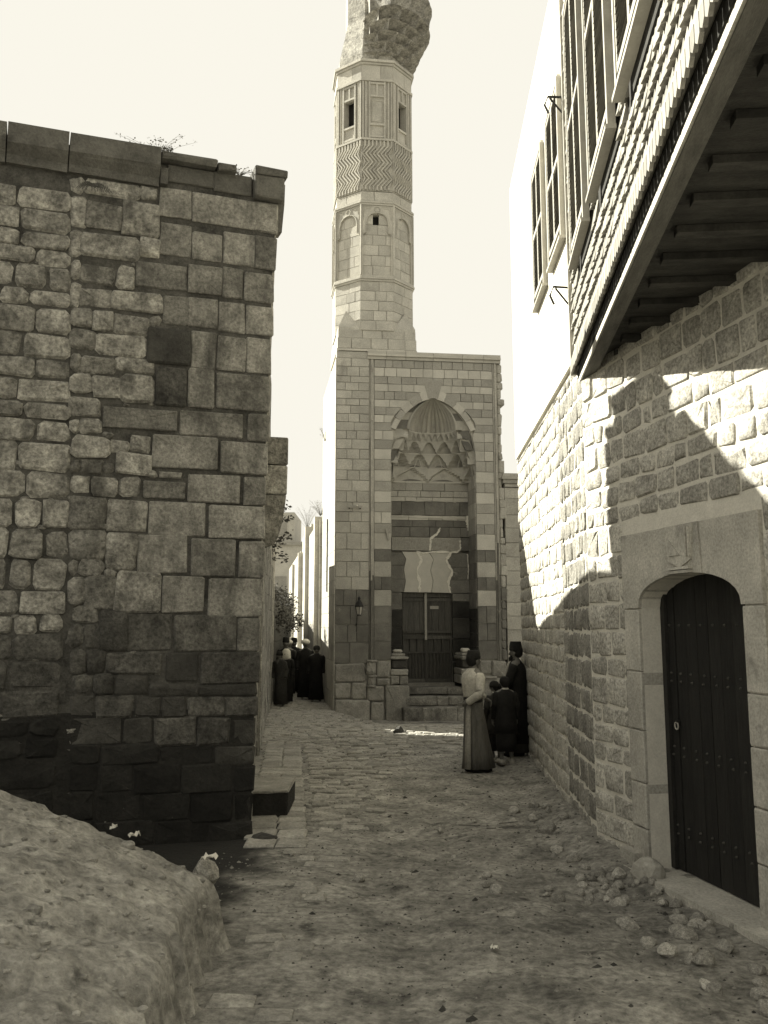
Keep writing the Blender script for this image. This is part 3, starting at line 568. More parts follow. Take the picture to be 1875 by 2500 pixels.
for side, uu in ((-1, 1.415), (1, 3.665)):       # reveals
    z = 0.5; k = 0
    while z < 6.2:
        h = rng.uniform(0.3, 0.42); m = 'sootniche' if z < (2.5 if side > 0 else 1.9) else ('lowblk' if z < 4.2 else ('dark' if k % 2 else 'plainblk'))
        cut = rng.uniform(0.35, 0.6)
        for (d0, d1) in ((0.08, cut), (cut, 0.9)):
            x0, x1 = (uu - .001, uu + .03) if side < 0 else (uu - .03, uu + .001)
            MB().box(x0, x1, d0 + .004, d1 - .004, z + .004, min(z + h, 6.24) - .004).obj('block', m, mass)
        z += h; k += 1
# white plaster mends along the cracks
def crack(name, pts, w, m='plaster', f_=0.872):
    P = [Vector(p) for p in pts]; dense = []
    for a, b in zip(P, P[1:]):
        for k in range(6): dense.append(a.lerp(b, k / 6) + Vector((rng.uniform(-.009, .009), rng.uniform(-.006, .006))))
    dense.append(P[-1]); lo = []; hi = []
    for i, p in enumerate(dense):
        d = (dense[min(i + 1, len(dense) - 1)] - dense[max(i - 1, 0)]).normalized(); nn = Vector((-d.y, d.x)); ww = w * rng.uniform(0.35, 1.35)
        lo.append(p - nn * ww + Vector((rng.uniform(-.006, .006), 0))); hi.append(p + nn * ww)
    n = len(dense); v = [(p.x, f_, p.y) for p in lo] + [(p.x, f_, p.y) for p in hi] + [(p.x, 0.91, p.y) for p in lo] + [(p.x, 0.91, p.y) for p in hi]
    f = []
    for i in range(n - 1): f += [(i, i + 1, n + i + 1, n + i), (i, 2 * n + i, 2 * n + i + 1, i + 1), (n + i, n + i + 1, 3 * n + i + 1, 3 * n + i)]
    raw(name, v, f, m, pt)
crack('plaster_mend', [(2.87, 4.66), (2.78, 4.50), (2.61, 4.37), (2.58, 4.05)], 0.03)
crack('plaster_mend', [(3.40, 4.33), (3.41, 4.10), (3.32, 4.015), (2.72, 4.025), (2.42, 3.985), (2.22, 4.02)], 0.024)
crack('plaster_mend', c1, 0.036); crack('plaster_mend', c3, 0.032)
crack('plaster_mend', [(3.60, 3.98), (3.62, 3.6), (3.605, 3.3)], 0.012)
crack('plaster_mend', [(3.62, 5.0), (3.60, 4.8), (3.64, 4.6)], 0.03)
crack('plaster_mend', [(2.05, 5.375), (2.6, 5.385), (3.3, 5.365)], 0.02, 'light', 0.882)
crack('plaster_mend', [(1.5, 4.96), (2.2, 4.955), (3.0, 4.93), (3.55, 4.94)], 0.028, 'light', 0.882)
# muqarnas hood
LEV = [(5.885, 1.115, 0.80, 7), (6.26, 1.05, 0.72, 4.5), (6.62, 0.90, 0.64, 3.2), (6.94, 0.735, 0.56, 2.5), (7.16, 0.64, 0.53, 2.0)]
D0 = 0.10
def ringp(th, Rr, Dd, n):                        # half superellipse, th 0..pi from left to right
    c, s = -math.cos(th), math.sin(th); k = (abs(c) ** n + abs(s) ** n) ** (-1.0 / n)
    return Vector((UC + c * k * Rr, D0 + s * k * Dd))
def tier(i, ncell, off, name, hollow, m='muq', ns=14, ntt=9, expo=1.7, wmax=0.9):
    (za, Ra, Da, na), (zb, Rb, Db, nb) = LEV[i], LEV[i + 1]
    for c in range(-1 if off else 0, ncell):
        a0 = (c + off) / ncell; a1 = (c + 1 + off) / ncell
        if a1 <= 0.001 or a0 >= 0.999: continue
        b0, b1 = max(a0, 0), min(a1, 1); v = []; f = []
        for jt in range(ntt + 1):
            t = jt / ntt
            for js in range(ns + 1):
                a = lerp(b0, b1, js / ns); s = (a - (a0 + a1) / 2) / ((a1 - a0) / 2); th = a * math.pi
                lo, hi = ringp(th, Ra, Da, na), ringp(th, Rb, Db, nb)
                w = wmax * max(0.0, 1 - t ** expo)
                if abs(s) < w:
                    q = 1 - (abs(s) / max(w, 1e-4)) ** 2; e = -hollow * q ** 0.5 * (1 - 0.4 * t) + 0.35 * t
                else: e = 1.0 - 0.15 * (1 - t)
                p = lo.lerp(hi, e); v.append((p.x, p.y, lerp(za, zb, t)))
        n = ns + 1
        for jt in range(ntt):
            for js in range(ns): f.append((jt * n + js, jt * n + js + 1, (jt + 1) * n + js + 1, (jt + 1) * n + js))
        raw(name, v, f, m, pt)
def shelf(i, t=0.03):
    (za, Ra, Da, na) = LEV[i]; mb = MB(); pr = [ringp(k * math.pi / 32, Ra * 0.985, Da * 0.985, na) for k in range(33)]; po = [ringp(k * math.pi / 32, Ra + .14, Da + .14, na) for k in range(33)]
    for z0, z1 in ((za - t / 2, za + t / 2),):
        v = [(p.x, p.y, z) for z in (z0, z1) for p in pr] + [(p.x, p.y, z) for z in (z0, z1) for p in po]; n = 33; f = []
        for k in range(n - 1): f += [(k, k + 1, n + k + 1, n + k), (k, 2 * n + k, 2 * n + k + 1, k + 1), (n + k, n + k + 1, 3 * n + k + 1, 3 * n + k)]
        mb.add(v, f)
    mb.obj('string_moulding', 'light', pt)
tier(0, 4, 0, 'muqarnas_spandrel', 0.15, wmax=0.97, expo=1.3)
tier(1, 6, 0, 'muqarnas_niche', 1.25)
tier(2, 6, 0.5, 'muqarnas_niche', 1.15)
tier(3, 13, 0, 'muqarnas_leaf_arch', 0.9, ns=8, ntt=7)
for i in range(0, 5): shelf(i, 0.028 if i else 0.05)
# inner small arches inside the niches
for c in range(6):
    th = (c + 0.5) / 6 * math.pi; p = ringp(th, 1.03, 0.71, 4); dx, dy = p.x - UC, p.y - D0; d = Vector((dx, dy)).normalized(); tx = Vector((-d.y, d.x)); P = []
    for k in range(9):
        s = -1 + k / 4; zz = 6.27 + 0.23 * max(0, 1 - abs(s) ** 1.7); q = p - d * 0.0 + tx * s * 0.105; P.append((q.x, q.y, zz))
    MB().tube(P, 0.014, 5).obj('niche_moulding', 'muq', pt)
# fluted half dome
NR = 15
for r_ in range(NR):
    v = []; f = []; ns, ntt = 6, 12
    for jt in range(ntt + 1):
        t = jt / ntt; zz = lerp(7.175, 8.0, t); sc_ = max(0.02, (1 - t ** 1.9)) ** 0.72
        for js in range(ns + 1):
            th = (r_ + js / ns) / NR * math.pi; fl = 1 + 0.085 * math.sin(js / ns * math.pi) - 0.03 * (js in (0, ns))
            p = ringp(th, 0.63 * sc_ * fl, 0.55 * sc_ * fl, 2.0); v.append((p.x, p.y - 0.06 * t, zz))
    n = ns + 1
    for jt in range(ntt):
        for js in range(ns): f.append((jt * n + js, jt * n + js + 1, (jt + 1) * n + js + 1, (jt + 1) * n + js))
    raw('dome_flute', v, f, 'muq', pt)
# spandrel walls between arch and hood
for side in (-1, 1):
    def inner(z): return interp([(l[0], l[1]) for l in LEV], z) if z < 7.16 else 0.63 * max(0.02, (1 - ((z - 7.175) / 0.825 if z > 7.175 else 0) ** 1.9)) ** 0.72
    zc = [5.9, 6.26, 6.62, 6.94, 7.17, 7.42, 7.62, 7.80, 7.92, 8.02]
    for a, b in zip(zc, zc[1:]):
        n = 6; inn = [(UC + side * (inner(min(lerp(a, b, k / (n - 1)), 7.995)) + 0.006), lerp(a, b, k / (n - 1))) for k in range(n)]
        out = [(UC + side * (wa(min(lerp(a, b, k / (n - 1)), 7.97)) + 0.10), lerp(a, b, k / (n - 1))) for k in range(n)]
        MB().prism(inn + out[::-1], D0 + 0.035 + rng.uniform(-.004, .004), D0 + 0.12).obj('spandrel_block', 'lowblk' if rng.random() < 0.4 else 'muq', pt)
MB().prism([(UC - 1.2, 5.9)] + [(UC - 1.2, 7.2), (UC - .6, 8.1), (UC + .6, 8.1), (UC + 1.2, 7.2), (UC + 1.2, 5.9)], 0.905, 0.995).obj('hood_backing', 'lowblk', pt)
# door
dt = [(1.86, 2.48), (2.48, 3.17)]
dw = MB().box(1.84, 3.18, 1.065, 1.12, 0.4, 3.0).obj('door_backing', 'blackdoor', pt)
for k, (a, b) in enumerate(dt):
    leaf = MB().box(a, b, 1.045, 1.06, 0.62, 2.95).obj('door_leaf', 'door', pt)
    n = 4
    for i in range(n):
        x0, x1 = lerp(a, b, i / n) + .003, lerp(a, b, (i + 1) / n) - .003
        MB().box(x0, x1, 1.02 + rng.uniform(0, .006), 1.045, 1.95, 2.72).obj('plank', 'door', leaf)
    for (z0, z1, f_) in ((2.72, 2.80, 0.995), (2.83, 2.95, 1.01), (1.90, 1.96, 0.99), (1.74, 1.83, 0.985), (0.64, 0.72, 0.985)):
        MB().box(a + .004, b - .004, f_, 1.045, z0, z1).obj('rail', 'door', leaf)
    for i in range(4):
        x = lerp(a + .03, b - .03, i / 3); MB().box(x - .02, x + .02, 0.99, 1.045, 1.42, 1.74).obj('stile', 'barwood', leaf)
    MB().box(a + .004, b - .004, 0.985, 1.045, 1.37, 1.42).obj('rail', 'barwood', leaf)
    for i in range(8):
        x = lerp(a + .03, b - .03, i / 7); MB().box(x - .013, x + .013, 0.99, 1.02, 0.73, 1.37).obj('bar', 'barwood', leaf)
MB().box(2.445, 2.505, 0.955, 1.045, 1.72, 2.93).obj('door_batten', 'batten', pt)
MB().box(2.455, 2.50, 0.96, 1.045, 0.64, 1.72).obj('door_batten', 'barwood', pt)
MB().box(2.60, 2.83, 1.012, 1.02, 2.52, 2.60).obj('painted_patch', 'batten', pt)
# steps, threshold and benches
def steps(z0, z1, d0, d1, cuts, m='ashlar'):
    for a, b in zip(cuts, cuts[1:]):
        v, f = stone_geo(a + .006, b - .006, z0, z1, front=d0 + rng.uniform(-.02, .02), depth=d1 - d0, bev=0.025, c=0.02, jit=0.012, bulge=0.004); raw('step_stone', v, f, m, pt)
steps(0.36, 0.545, 0.28, 1.05, [1.85, 2.9, 3.7]); steps(0.12, 0.345, -0.12, 0.5, [1.75, 2.55, 2.86, 3.75]); steps(-0.35, 0.105, -0.50, 0.3, [1.66, 2.13, 2.98, 3.4, 3.9])
MB().box(1.85, 3.2, 0.80, 1.06, 0.45, 0.63).obj('threshold', 'lowblk', pt)
def bench(a, b):
    steps(0.86, 1.02, -0.02, 0.9, [a, b], 'worn'); steps(1.03, 1.24, 0.02, 0.9, [a + .04, b - .02], 'darkstone'); steps(1.25, 1.33, -0.05, 0.9, [a, b], 'worn'); steps(1.335, 1.40, 0.04, 0.85, [a + .02, b - .06], 'worn')
    steps(0.64, 0.855, 0.0, 0.9, [a, (a + b) / 2, b], 'worn')
bench(1.40, 1.85); bench(3.2, 3.66)
v, f = stone_geo(1.50, 1.72, 1.41, 1.50, front=0.1, depth=0.2, bev=0.03, c=0.04, jit=0.01); raw('stone', v, f, 'light', pt, smooth=True)
v, f = stone_geo(3.24, 3.46, 1.41, 1.52, front=0.1, depth=0.2, bev=0.03, c=0.04, jit=0.01); raw('stone', v, f, 'light', pt, smooth=True)
# worn plinth
for (a, b, z0, z1, d) in ((0.0, 0.76, 0.70, 1.16, -0.03), (0.0, 0.40, 0.30, 0.69, -0.05), (0.41, 0.80, 0.28, 0.69, -0.07), (0.0, 0.88, -0.35, 0.28, -0.09), (0.78, 1.04, 0.86, 1.22, -0.06), (1.05, 1.39, 0.80, 1.22, -0.05), (0.82, 1.02, 0.60, 0.84, -0.10), (1.03, 1.38, 0.64, 0.79, -0.09), (0.81, 1.24, 0.24, 0.62, -0.08),
                          (0.90, 1.22, -0.40, 0.23, -0.12), (1.25, 1.86, -0.40, 0.62, -0.11), (3.67, 3.98, 0.86, 1.22, -0.02), (3.99, 4.36, 0.80, 1.22, -0.04), (3.67, 4.0, 0.30, 0.84, -0.05), (4.01, 4.38, 0.30, 0.78, -0.05), (3.67, 4.38, -0.4, 0.29, -0.08)):
    v, f = stone_geo(a + .006, b - .006, z0 + .005, z1 - .005, front=d, depth=-d + 0.12, bev=0.035, c=0.035, jit=0.018, bulge=0.012); raw('plinth_stone', v, f, 'worn', pt, smooth=False)
for (a, b, z, d) in ((0.80, 1.05, 1.22, -0.10), (0.82, 1.05, 0.845, -0.13), (0.80, 1.0, 0.60, -0.15), (3.66, 4.1, 0.80, -0.10), (3.66, 4.12, 0.74, -0.07)):
    MB().tube([(a, d + .04, z), ((a + b) / 2, d + .03, z + rng.uniform(-.01, .01)), (b, d + .05, z)], 0.03, 6).obj('base_moulding', 'worn', pt, smooth=True)
MB().tube([(0.86, -0.10, 1.02), (0.86, -0.02, 1.02)], [0.07, 0.09], 10).obj('carved_boss', 'worn', pt)
# lantern, board and plank on the wall
def wp(u, d, z): x, y_ = W2(PO, PR, u, d); return (x, y_, z)
lt = thing('wall_lantern', 'small glazed iron lantern on a bracket beside the gateway', 'lantern', wp(0.575, -0.28, 2.36), PR)
def ngon(r, z, n=6): return [(r * math.cos(2 * math.pi * k / n + .52), r * math.sin(2 * math.pi * k / n + .52), z) for k in range(n)]
MB().loft([ngon(0.055, 0.0), ngon(0.095, 0.19)]).obj('lantern_glass', 'glass', lt)
MB().loft([ngon(0.115, 0.19), ngon(0.12, 0.205), ngon(0.075, 0.30), ngon(0.03, 0.36), ngon(0.045, 0.40), ngon(0.02, 0.44)]).obj('lantern_cap', 'iron', lt)
ir = MB()
for k in range(6):
    a, b = ngon(0.057, 0.0)[k], ngon(0.098, 0.19)[k]; ir.tube([a, b], 0.007, 4)
ir.loft([ngon(0.06, -0.03), ngon(0.06, 0.0)]); ir.obj('lantern_frame', 'iron', lt)
MB().tube([(-0.05, 0.02, -0.02), (-0.06, 0.02, -0.42)], 0.012, 5).tube([(-0.06, 0.02, -0.2), (-0.05, 0.30, -0.28)], 0.012, 5).obj('bracket', 'iron', lt)
bd = thing('wall_board', 'short pale board on pegs fixed to the plain left side of the gateway', 'board', wp(0.31, -0.04, 5.03), PR)
MB().box(0, 0.36, -0.02, 0.0, 0.02, 0.075).obj('plank', 'batten', bd); MB().box(0.02, 0.05, -0.015, 0.045, 0.0, 0.018).box(0.30, 0.33, -0.015, 0.045, 0.0, 0.018).obj('peg', 'iron', bd)
MB().tube([(0.23, -0.04, 0.06), (0.23, -0.02, 0.09)], 0.018, 6).obj('knob', 'paper', bd)
pk = MB().prism([(0, 0.30), (0.05, 0.31), (0.12, 0.03), (0.075, 0.0)], -0.02, 0.02).obj('leaning_plank', 'batten', None, wp(1.265, -0.035, 4.22), PR); tag(pk, 'short plank nailed slantwise at the left edge of the arched recess', 'plank')
# ------------------------------------------------------------------ wall right of the gateway
sw = thing('side_wall', 'smooth pale stone wall with moulded corner pier right of the gateway', 'wall', (PO[0], PO[1], 0), PR)
swc = MB().box(4.45, 9.0, 0.12, 0.8, -0.4, 5.65).obj('wall_core', 'joint', sw)
z = -0.2; k = 0
while z < 5.62:
    h = rng.uniform(0.34, 0.46); u = 4.42
    while u < 8.9:
        w = rng.uniform(0.35, 0.8) if k % 2 or u > 4.5 else 0.5
        blk(swc, u, u + w, z, min(z + h, 5.66), 'plainblk', front=0.02, depth=0.12); u += w
    z += h; k += 1
for (z0, z1, f_) in ((5.67, 5.76, -0.02), (5.765, 5.86, -0.07), (5.865, 5.94, -0.11), (5.945, 6.02, -0.08)):
    MB().box(4.44 + f_, 9.0, f_, 0.8, z0, z1).obj('cornice_moulding', 'plainblk', sw)
# ------------------------------------------------------------------ mosque wall further up the alley
mw = thing('mosque_wall', 'sunlit mosque wall with shallow buttresses running up the alley', 'wall', (PO[0], PO[1], 0), PR)
mwc = MB().box(0.02, 3.0, 4.6, 30.0, -0.5, 5.3).obj('wall_core', 'joint', mw)
for (d0, d1, x, top) in ((4.6, 10.2, -0.10, 5.25), (10.2, 16.5, -0.03, 5.7), (16.5, 30, -0.10, 5.2)):
    z = -0.1
    while z < top:
        h = rng.uniform(0.38, 0.52); d = d0
        while d < d1 - 0.01:
            w = min(rng.uniform(0.8, 1.4), d1 - d); MB().plan([(x, d + .006), (x + 0.2, d + .006), (x + 0.2, d + w - .006), (x, d + w - .006)], z + .006, min(z + h, top) - .006).obj('block', 'plainblk', mwc); d += w
        z += h
for (d, x, top) in ((4.75, -0.24, 5.35), (10.2, -0.24, 5.6), (16.0, -0.22, 5.1), (22.5, -0.22, 5.0)):
    MB().box(x, 0.0, d, d + 0.55, -0.2, top).obj('buttress', 'plainblk', mw)
MB().box(-0.06, -0.03, 2.2, 2.28, 3.0, 5.0).obj('drain_pipe', 'iron', mw)
# far house closing the alley
fh = thing('far_house', 'pale distant house with chimney closing the end of the alley', 'house', (-7.8, 62, 0))
MB().box(-9, 9, 0, 9, -0.3, 7.2).obj('wall', 'limewash', fh); MB().box(-1.6, 2.2, 0.5, 6, 7.2, 9.4).obj('upper_room', 'limewash', fh)
MB().box(-9.15, 9.15, -0.15, 9.15, 7.2, 7.42).obj('eaves', 'stone', fh)
for u in (-1.0, 0.2, 1.2): MB().box(u, u + 0.5, 0.44, 0.52, 7.9, 8.9).obj('window', 'stone', fh)
for u in (-4, -1.5, 1.0, 3.4): MB().box(u, u + 0.8, -0.05, 0.02, 3.6, 5.2).obj('window', 'stone', fh)  # windows kept pale, so the haze of distance sits in their colour
# ------------------------------------------------------------------ minaret
mx_, my_ = W2(PO, PR, 1.06, 1.06)
mn_ = thing('minaret', 'pale octagonal stone minaret with zigzag band and broken muqarnas balcony above the gateway', 'minaret', (mx_, my_, 0), PR)
AP = 1.05; T8 = math.tan(math.pi / 8)
def oct_(ap, z): 
    r = ap / math.cos(math.pi / 8); return [(r * math.cos(math.pi / 8 + k * math.pi / 4), r * math.sin(math.pi / 8 + k * math.pi / 4), z) for k in range(8)]
MB().loft([oct_(0.80, 9.2), oct_(0.80, 17.5)]).obj('shaft_core', 'joint', mn_)
# square base with broached corners
z = 9.19
for (h, off, ncut) in ((0.07, 0.015, 1), (0.29, 0.0, 4), (0.235, -0.02, 3)):
    for s in range(4):
        e = 1.05 + off; cuts = [-e] + sorted(rng.uniform(-e * .8, e * .8) for _ in range(ncut - 1)) + [e - 0.3]
        if ncut > 2: cuts = [-e] + [lerp(-e, e - .3, (q + rng.uniform(.8, 1.2)) / ncut) for q in range(ncut - 1)] + [e - 0.3]
        for a, b in zip(cuts, cuts[1:]):
            o = stone('base_block', 'minaret', mn_, a + .006, b - .006, z + .004, z + h - .004, front=-e, depth=0.3, bev=0.01, c=0, jit=0.003, bulge=0); o.rotation_euler = (0, 0, s * math.pi / 2)
    z += h
MB().plan([(-1.0, -1.0), (1.0, -1.0), (1.0, 1.0), (-1.0, 1.0)], 9.2, 9.76).obj('base_core', 'minaret', mn_)
for s in range(4):
    e = 1.02; q = AP * T8
    o = raw('corner_spur', [(-e, -e, 9.76), (-q, -e, 9.76), (-e, -q, 9.76), (-0.80, -0.80, 10.36), (-e, -e, 9.84), (-q, -e, 9.84), (-e, -q, 9.84)],
            [(4, 5, 3), (4, 3, 6), (0, 1, 5, 4), (0, 4, 6, 2), (5, 1, 2, 6), (5, 6, 3)], 'minaret', mn_); o.rotation_euler = (0, 0, s * math.pi / 2)
def all8(objs, ks=range(8)):                    # copies of one face's pieces round the octagon
    ks = list(ks)
    for o in objs: o.rotation_euler = (0, 0, ks[0] * math.pi / 4)
    for k in ks[1:]:
        for o in objs:
            c = o.copy(); COL.objects.link(c); c.parent = o.parent; c.rotation_euler = (0, 0, k * math.pi / 4)
def course_face(z0, z1, ap, hh, hole=None):
    out = []; z = z0; k = 0; w = ap * T8
    n = round((z1 - z0) / hh); 
    for i in range(n):
        a, b = lerp(z0, z1, i / n), lerp(z0, z1, (i + 1) / n)
        cuts = [-w, -w * 0.25 + rng.uniform(-.08, .08), w * 0.45 + rng.uniform(-.08, .08), w] if i % 2 else [-w, rng.uniform(-.12, .12), w]
        if hole and a < hole[3] and b > hole[2]:
            cuts = [-w, hole[0], hole[1], w]
        for c0, c1 in zip(cuts, cuts[1:]):
            if hole and c0 == hole[0] and a < hole[3] and b > hole[2]: continue
            out.append(stone('block', 'minaret', mn_, c0 + .004, c1 - .004, a + .004, b - .004, front=-ap + rng.uniform(-.003, .003), depth=0.2, bev=0.006, c=0, jit=0.002, bulge=0))
    return out
all8(course_face(9.77, 11.12, 1.06, 0.27))
all8(course_face(11.28, 13.3, 1.015, 0.285), [1, 2, 3, 4, 5, 6, 7])
all8(course_face(11.28, 13.3, 1.015, 0.285, (-0.11, 0.05, 12.74, 12.97)), [0])
MB().box(-0.13, 0.07, -0.86, -0.82, 12.6, 13.0).obj('window_void', 'void', mn_)
all8(course_face(13.3, 13.66, 1.04, 0.36)); all8(course_face(13.68, 15.14, 1.02, 0.36)); all8(course_face(16.92, 17.36, 1.05, 0.44))
def ringmould(z0, z1, ap, name='moulding'):
    w = ap * T8
    all8([MB().add([(-w, -ap, z0), (w, -ap, z0), (w, -ap, z1), (-w, -ap, z1), (-.9 * T8, -.9, z0), (.9 * T8, -.9, z0), (.9 * T8, -.9, z1), (-.9 * T8, -.9, z1)], [(0, 1, 2, 3), (3, 2, 6, 7), (1, 0, 4, 5)]).obj(name, 'minaret', mn_)])
for (a, b, ap) in ((11.12, 11.17, 1.085), (11.175, 11.22, 1.11), (11.225, 11.28, 1.09), (13.26, 13.31, 1.08), (13.315, 13.36, 1.10), (13.365, 13.40, 1.07), (15.14, 15.20, 1.075), (16.88, 16.95, 1.08), (17.36, 17.42, 1.08), (17.43, 17.50, 1.12)): ringmould(a, b, ap)
# blind arcade: a moulded plate with an arched opening on every face
def archpath(a, zs_, za_, n=9, cus=0.07):
    out = [(-a - cus, zs_ - 0.32), (-a - cus, zs_ - 0.27), (-a, zs_ - 0.25), (-a, zs_)]
    for k in range(1, n):
        t = k / n * math.pi / 2; out.append((-a * math.cos(t) ** 0.85, zs_ + (za_ - zs_) * math.sin(t) ** 0.9))
    out.append((0, za_)); return out + [(-p[0], p[1]) for p in out[-2::-1]]
ap_ = archpath(0.30, 12.73, 13.05)
pl = [(-0.425, 11.29), (-0.425, 13.25), (0.425, 13.25), (0.425, 11.29), (0.375, 11.29)] + ap_[::-1] + [(-0.375, 11.29)]
objs = [MB().prism(pl, -1.055, -1.0).obj('arcade_plate', 'minaret', mn_)]
objs.append(MB().tube([(p[0], -1.062, p[1]) for p in ap_], 0.016, 5, True).obj('arch_moulding', 'minaret', mn_))
objs.append(MB().tube([(0.075 * math.cos(t / 10 * 2 * math.pi), -1.062, 13.14 + 0.075 * math.sin(t / 10 * 2 * math.pi)) for t in range(11)], 0.013, 5).obj('round_moulding', 'minaret', mn_))
f2_ = MB()
for s in (-1, 1):
    f2_.tube([(s * 0.13, -1.06, 13.21), (s * 0.37, -1.06, 13.21), (s * 0.37, -1.06, 12.85)], 0.010, 4); f2_.tube([(s * 0.18, -1.06, 13.16), (s * 0.33, -1.06, 13.16), (s * 0.33, -1.06, 13.02)], 0.008, 4)
objs.append(f2_.obj('fret_moulding', 'minaret', mn_))
objs.append(MB().tube([(-0.435, -1.07, 11.29), (-0.435, -1.07, 13.26)], 0.028, 6).obj('corner_roll', 'minaret', mn_))
all8(objs)
# zigzag band
objs = []
for i in range(10):
    v = []; f = []; zz = [13.70, 13.80, 14.02, 14.26, 14.50, 14.74, 14.98, 15.04, 15.13]
    dx = [0, 0, .19, 0, .19, 0, .19, 0.19, 0.19]
    x0 = -0.60 + i * 0.105; k = 0
    for z_, d in zip(zz, dx):
        for (px_, py_) in ((x0 + d - .058, -1.01), (x0 + d - .050, -1.068), (x0 + d - .008, -1.068), (x0 + d, -1.01)):
            v.append((max(-.43, min(.43, px_)), py_, z_))
    for k in range(len(zz) - 1):
        for q in range(3): f.append((k * 4 + q, k * 4 + q + 1, (k + 1) * 4 + q + 1, (k + 1) * 4 + q))
    objs.append(raw('zigzag_strip', v, f, 'minaret', mn_))
all8(objs)
# upper storey: framed panels, windows on the diagonal faces
def bars(win):
    B = MB(); ob = []
    def bar(x0, x1, z0, z1, y=-1.06): ob.append(MB().box(x0, x1, y, -0.95, z0, z1).obj('panel_bar', 'minaret', mn_))
    for x in (-0.415, -0.335, -0.235, 0.185, 0.29, 0.37): bar(x, x + 0.048, 15.21, 16.87, -1.06 if x not in (-0.335, 0.29) else -1.045)
    for z_ in (15.23, 15.585, 16.42, 16.80): bar(-0.185, 0.183, z_, z_ + 0.055, -1.055)
    bar(-0.025, 0.025, 16.477, 16.798, -1.052)
    if not win:
        for (x0, x1, z0, z1) in ((-0.15, -0.135, 15.70, 16.33), (0.135, 0.15, 15.70, 16.33), (-0.134, 0.134, 16.318, 16.332), (-0.134, 0.134, 15.70, 15.715)): bar(x0, x1, z0, z1, -1.025)
        ob.append(MB().box(-0.43, 0.43, -1.01, -0.9, 15.2, 16.9).obj('panel', 'minaret', mn_))
    else:
        for (x0, x1, z0, z1) in ((-0.43, -0.19, 15.2, 16.9), (0.185, 0.43, 15.2, 16.9), (-0.189, 0.184, 15.2, 15.60), (-0.189, 0.184, 16.45, 16.9)): ob.append(MB().box(x0, x1, -1.01, -0.82, z0, z1).obj('panel', 'minaret', mn_))
        ob.append(MB().box(-0.188, 0.183, -0.83, -0.81, 15.6, 16.45).obj('window_void', 'void', mn_))
    return ob
all8(bars(False), [0, 2, 4, 6]); all8(bars(True), [7, 1, 3, 5])
# crumbling muqarnas that carried the balcony
def flare(name, k0, k1, z0, z1, r0, r1):
    v = []; f = []; na, nz_ = 10, 6
    for j in range(nz_ + 1):
        for i in range(na + 1):
            a = lerp(k0, k1, i / na); t = j / nz_; u_ = abs(i / na - 0.5) * 2
            rr = lerp(r0(a) - 0.30, r1(a), max(t ** 2.6, u_ ** 2.2 * (0.62 + 0.38 * t))) + 0.018 * fbm(math.cos(a) * 5, math.sin(a) * 5, lerp(z0, z1, t) * 6, 4)
            v.append((rr * math.sin(a), -rr * math.cos(a), lerp(z0, z1, t) + 0.015 * fbm(a * 8, t * 5, z0, 2)))
    n = na + 1
    for j in range(nz_):
        for i in range(na): f.append((j * n + i, j * n + i + 1, (j + 1) * n + i + 1, (j + 1) * n + i))
    raw(name, v, f, 'muqtop', mn_)
def side_f(a): return 0.5 - 0.5 * math.cos(a + 0.9) if True else 0    # 0 at the broken left side, 1 at the right
levels = [(17.50, 17.74, 1.08, 1.17), (17.74, 18.0, 1.15, 1.27), (18.0, 18.26, 1.25, 1.38), (18.26, 18.54, 1.36, 1.50), (18.54, 18.86, 1.48, 1.66), (18.86, 19.6, 1.66, 1.72)]
for li, (z0, z1, a_, b_) in enumerate(levels):
    n = 16
    brk = lambda a: max(0.0, math.cos(a + 1.35)) ** 1.2
    R0 = lambda a, a_=a_, z0=z0: lerp(a_, 1.08 - 0.62 * (z0 - 17.5), brk(a)); R1 = lambda a, b_=b_, z1=z1: lerp(b_, 1.08 - 0.62 * (z1 - 17.5), brk(a))
    for k in range(n):
        o_ = (k + 0.5 * (li % 2)) * 2 * math.pi / n; flare('corbel_niche', o_, o_ + 2 * math.pi / n, z0, z1, R0, R1)
MB().loft([oct_(1.0, 17.3), oct_(0.98, 17.8), oct_(0.75, 19.0), oct_(0.75, 20.5)]).obj('corbel_core', 'muqtop', mn_)
# ------------------------------------------------------------------ right-hand house with its jettied upper floor
rh = thing('corner_house', 'stone house with ribbon-pointed walls and shingled jettied upper floor on the right', 'house', (BO[0], BO[1], 0))
def sub(o_, rz, name, mbm, m): return mbm.obj(name, m, rh, (o_[0] - BO[0], o_[1] - BO[1], 0), rz)
BF = -6.57                                      # far end of the oblique wall
mb = MB().box(BF, 0.0, 0.012, 0.45, -0.3, 4.9)
wb = sub(BO, BR, 'street_wall', mb, 'mortar')
fl = MB().box(BF, 0.05, -0.03, 0.42, 4.9, 9.8); up = sub(BO, BR, 'upper_wall', fl, 'whitewash')
MB().box(BF + 0.0, BF + 0.45, 0.46, 6.0, -0.3, 9.8).obj('end_wall', 'stone', rh, (0, 0, 0), BR)
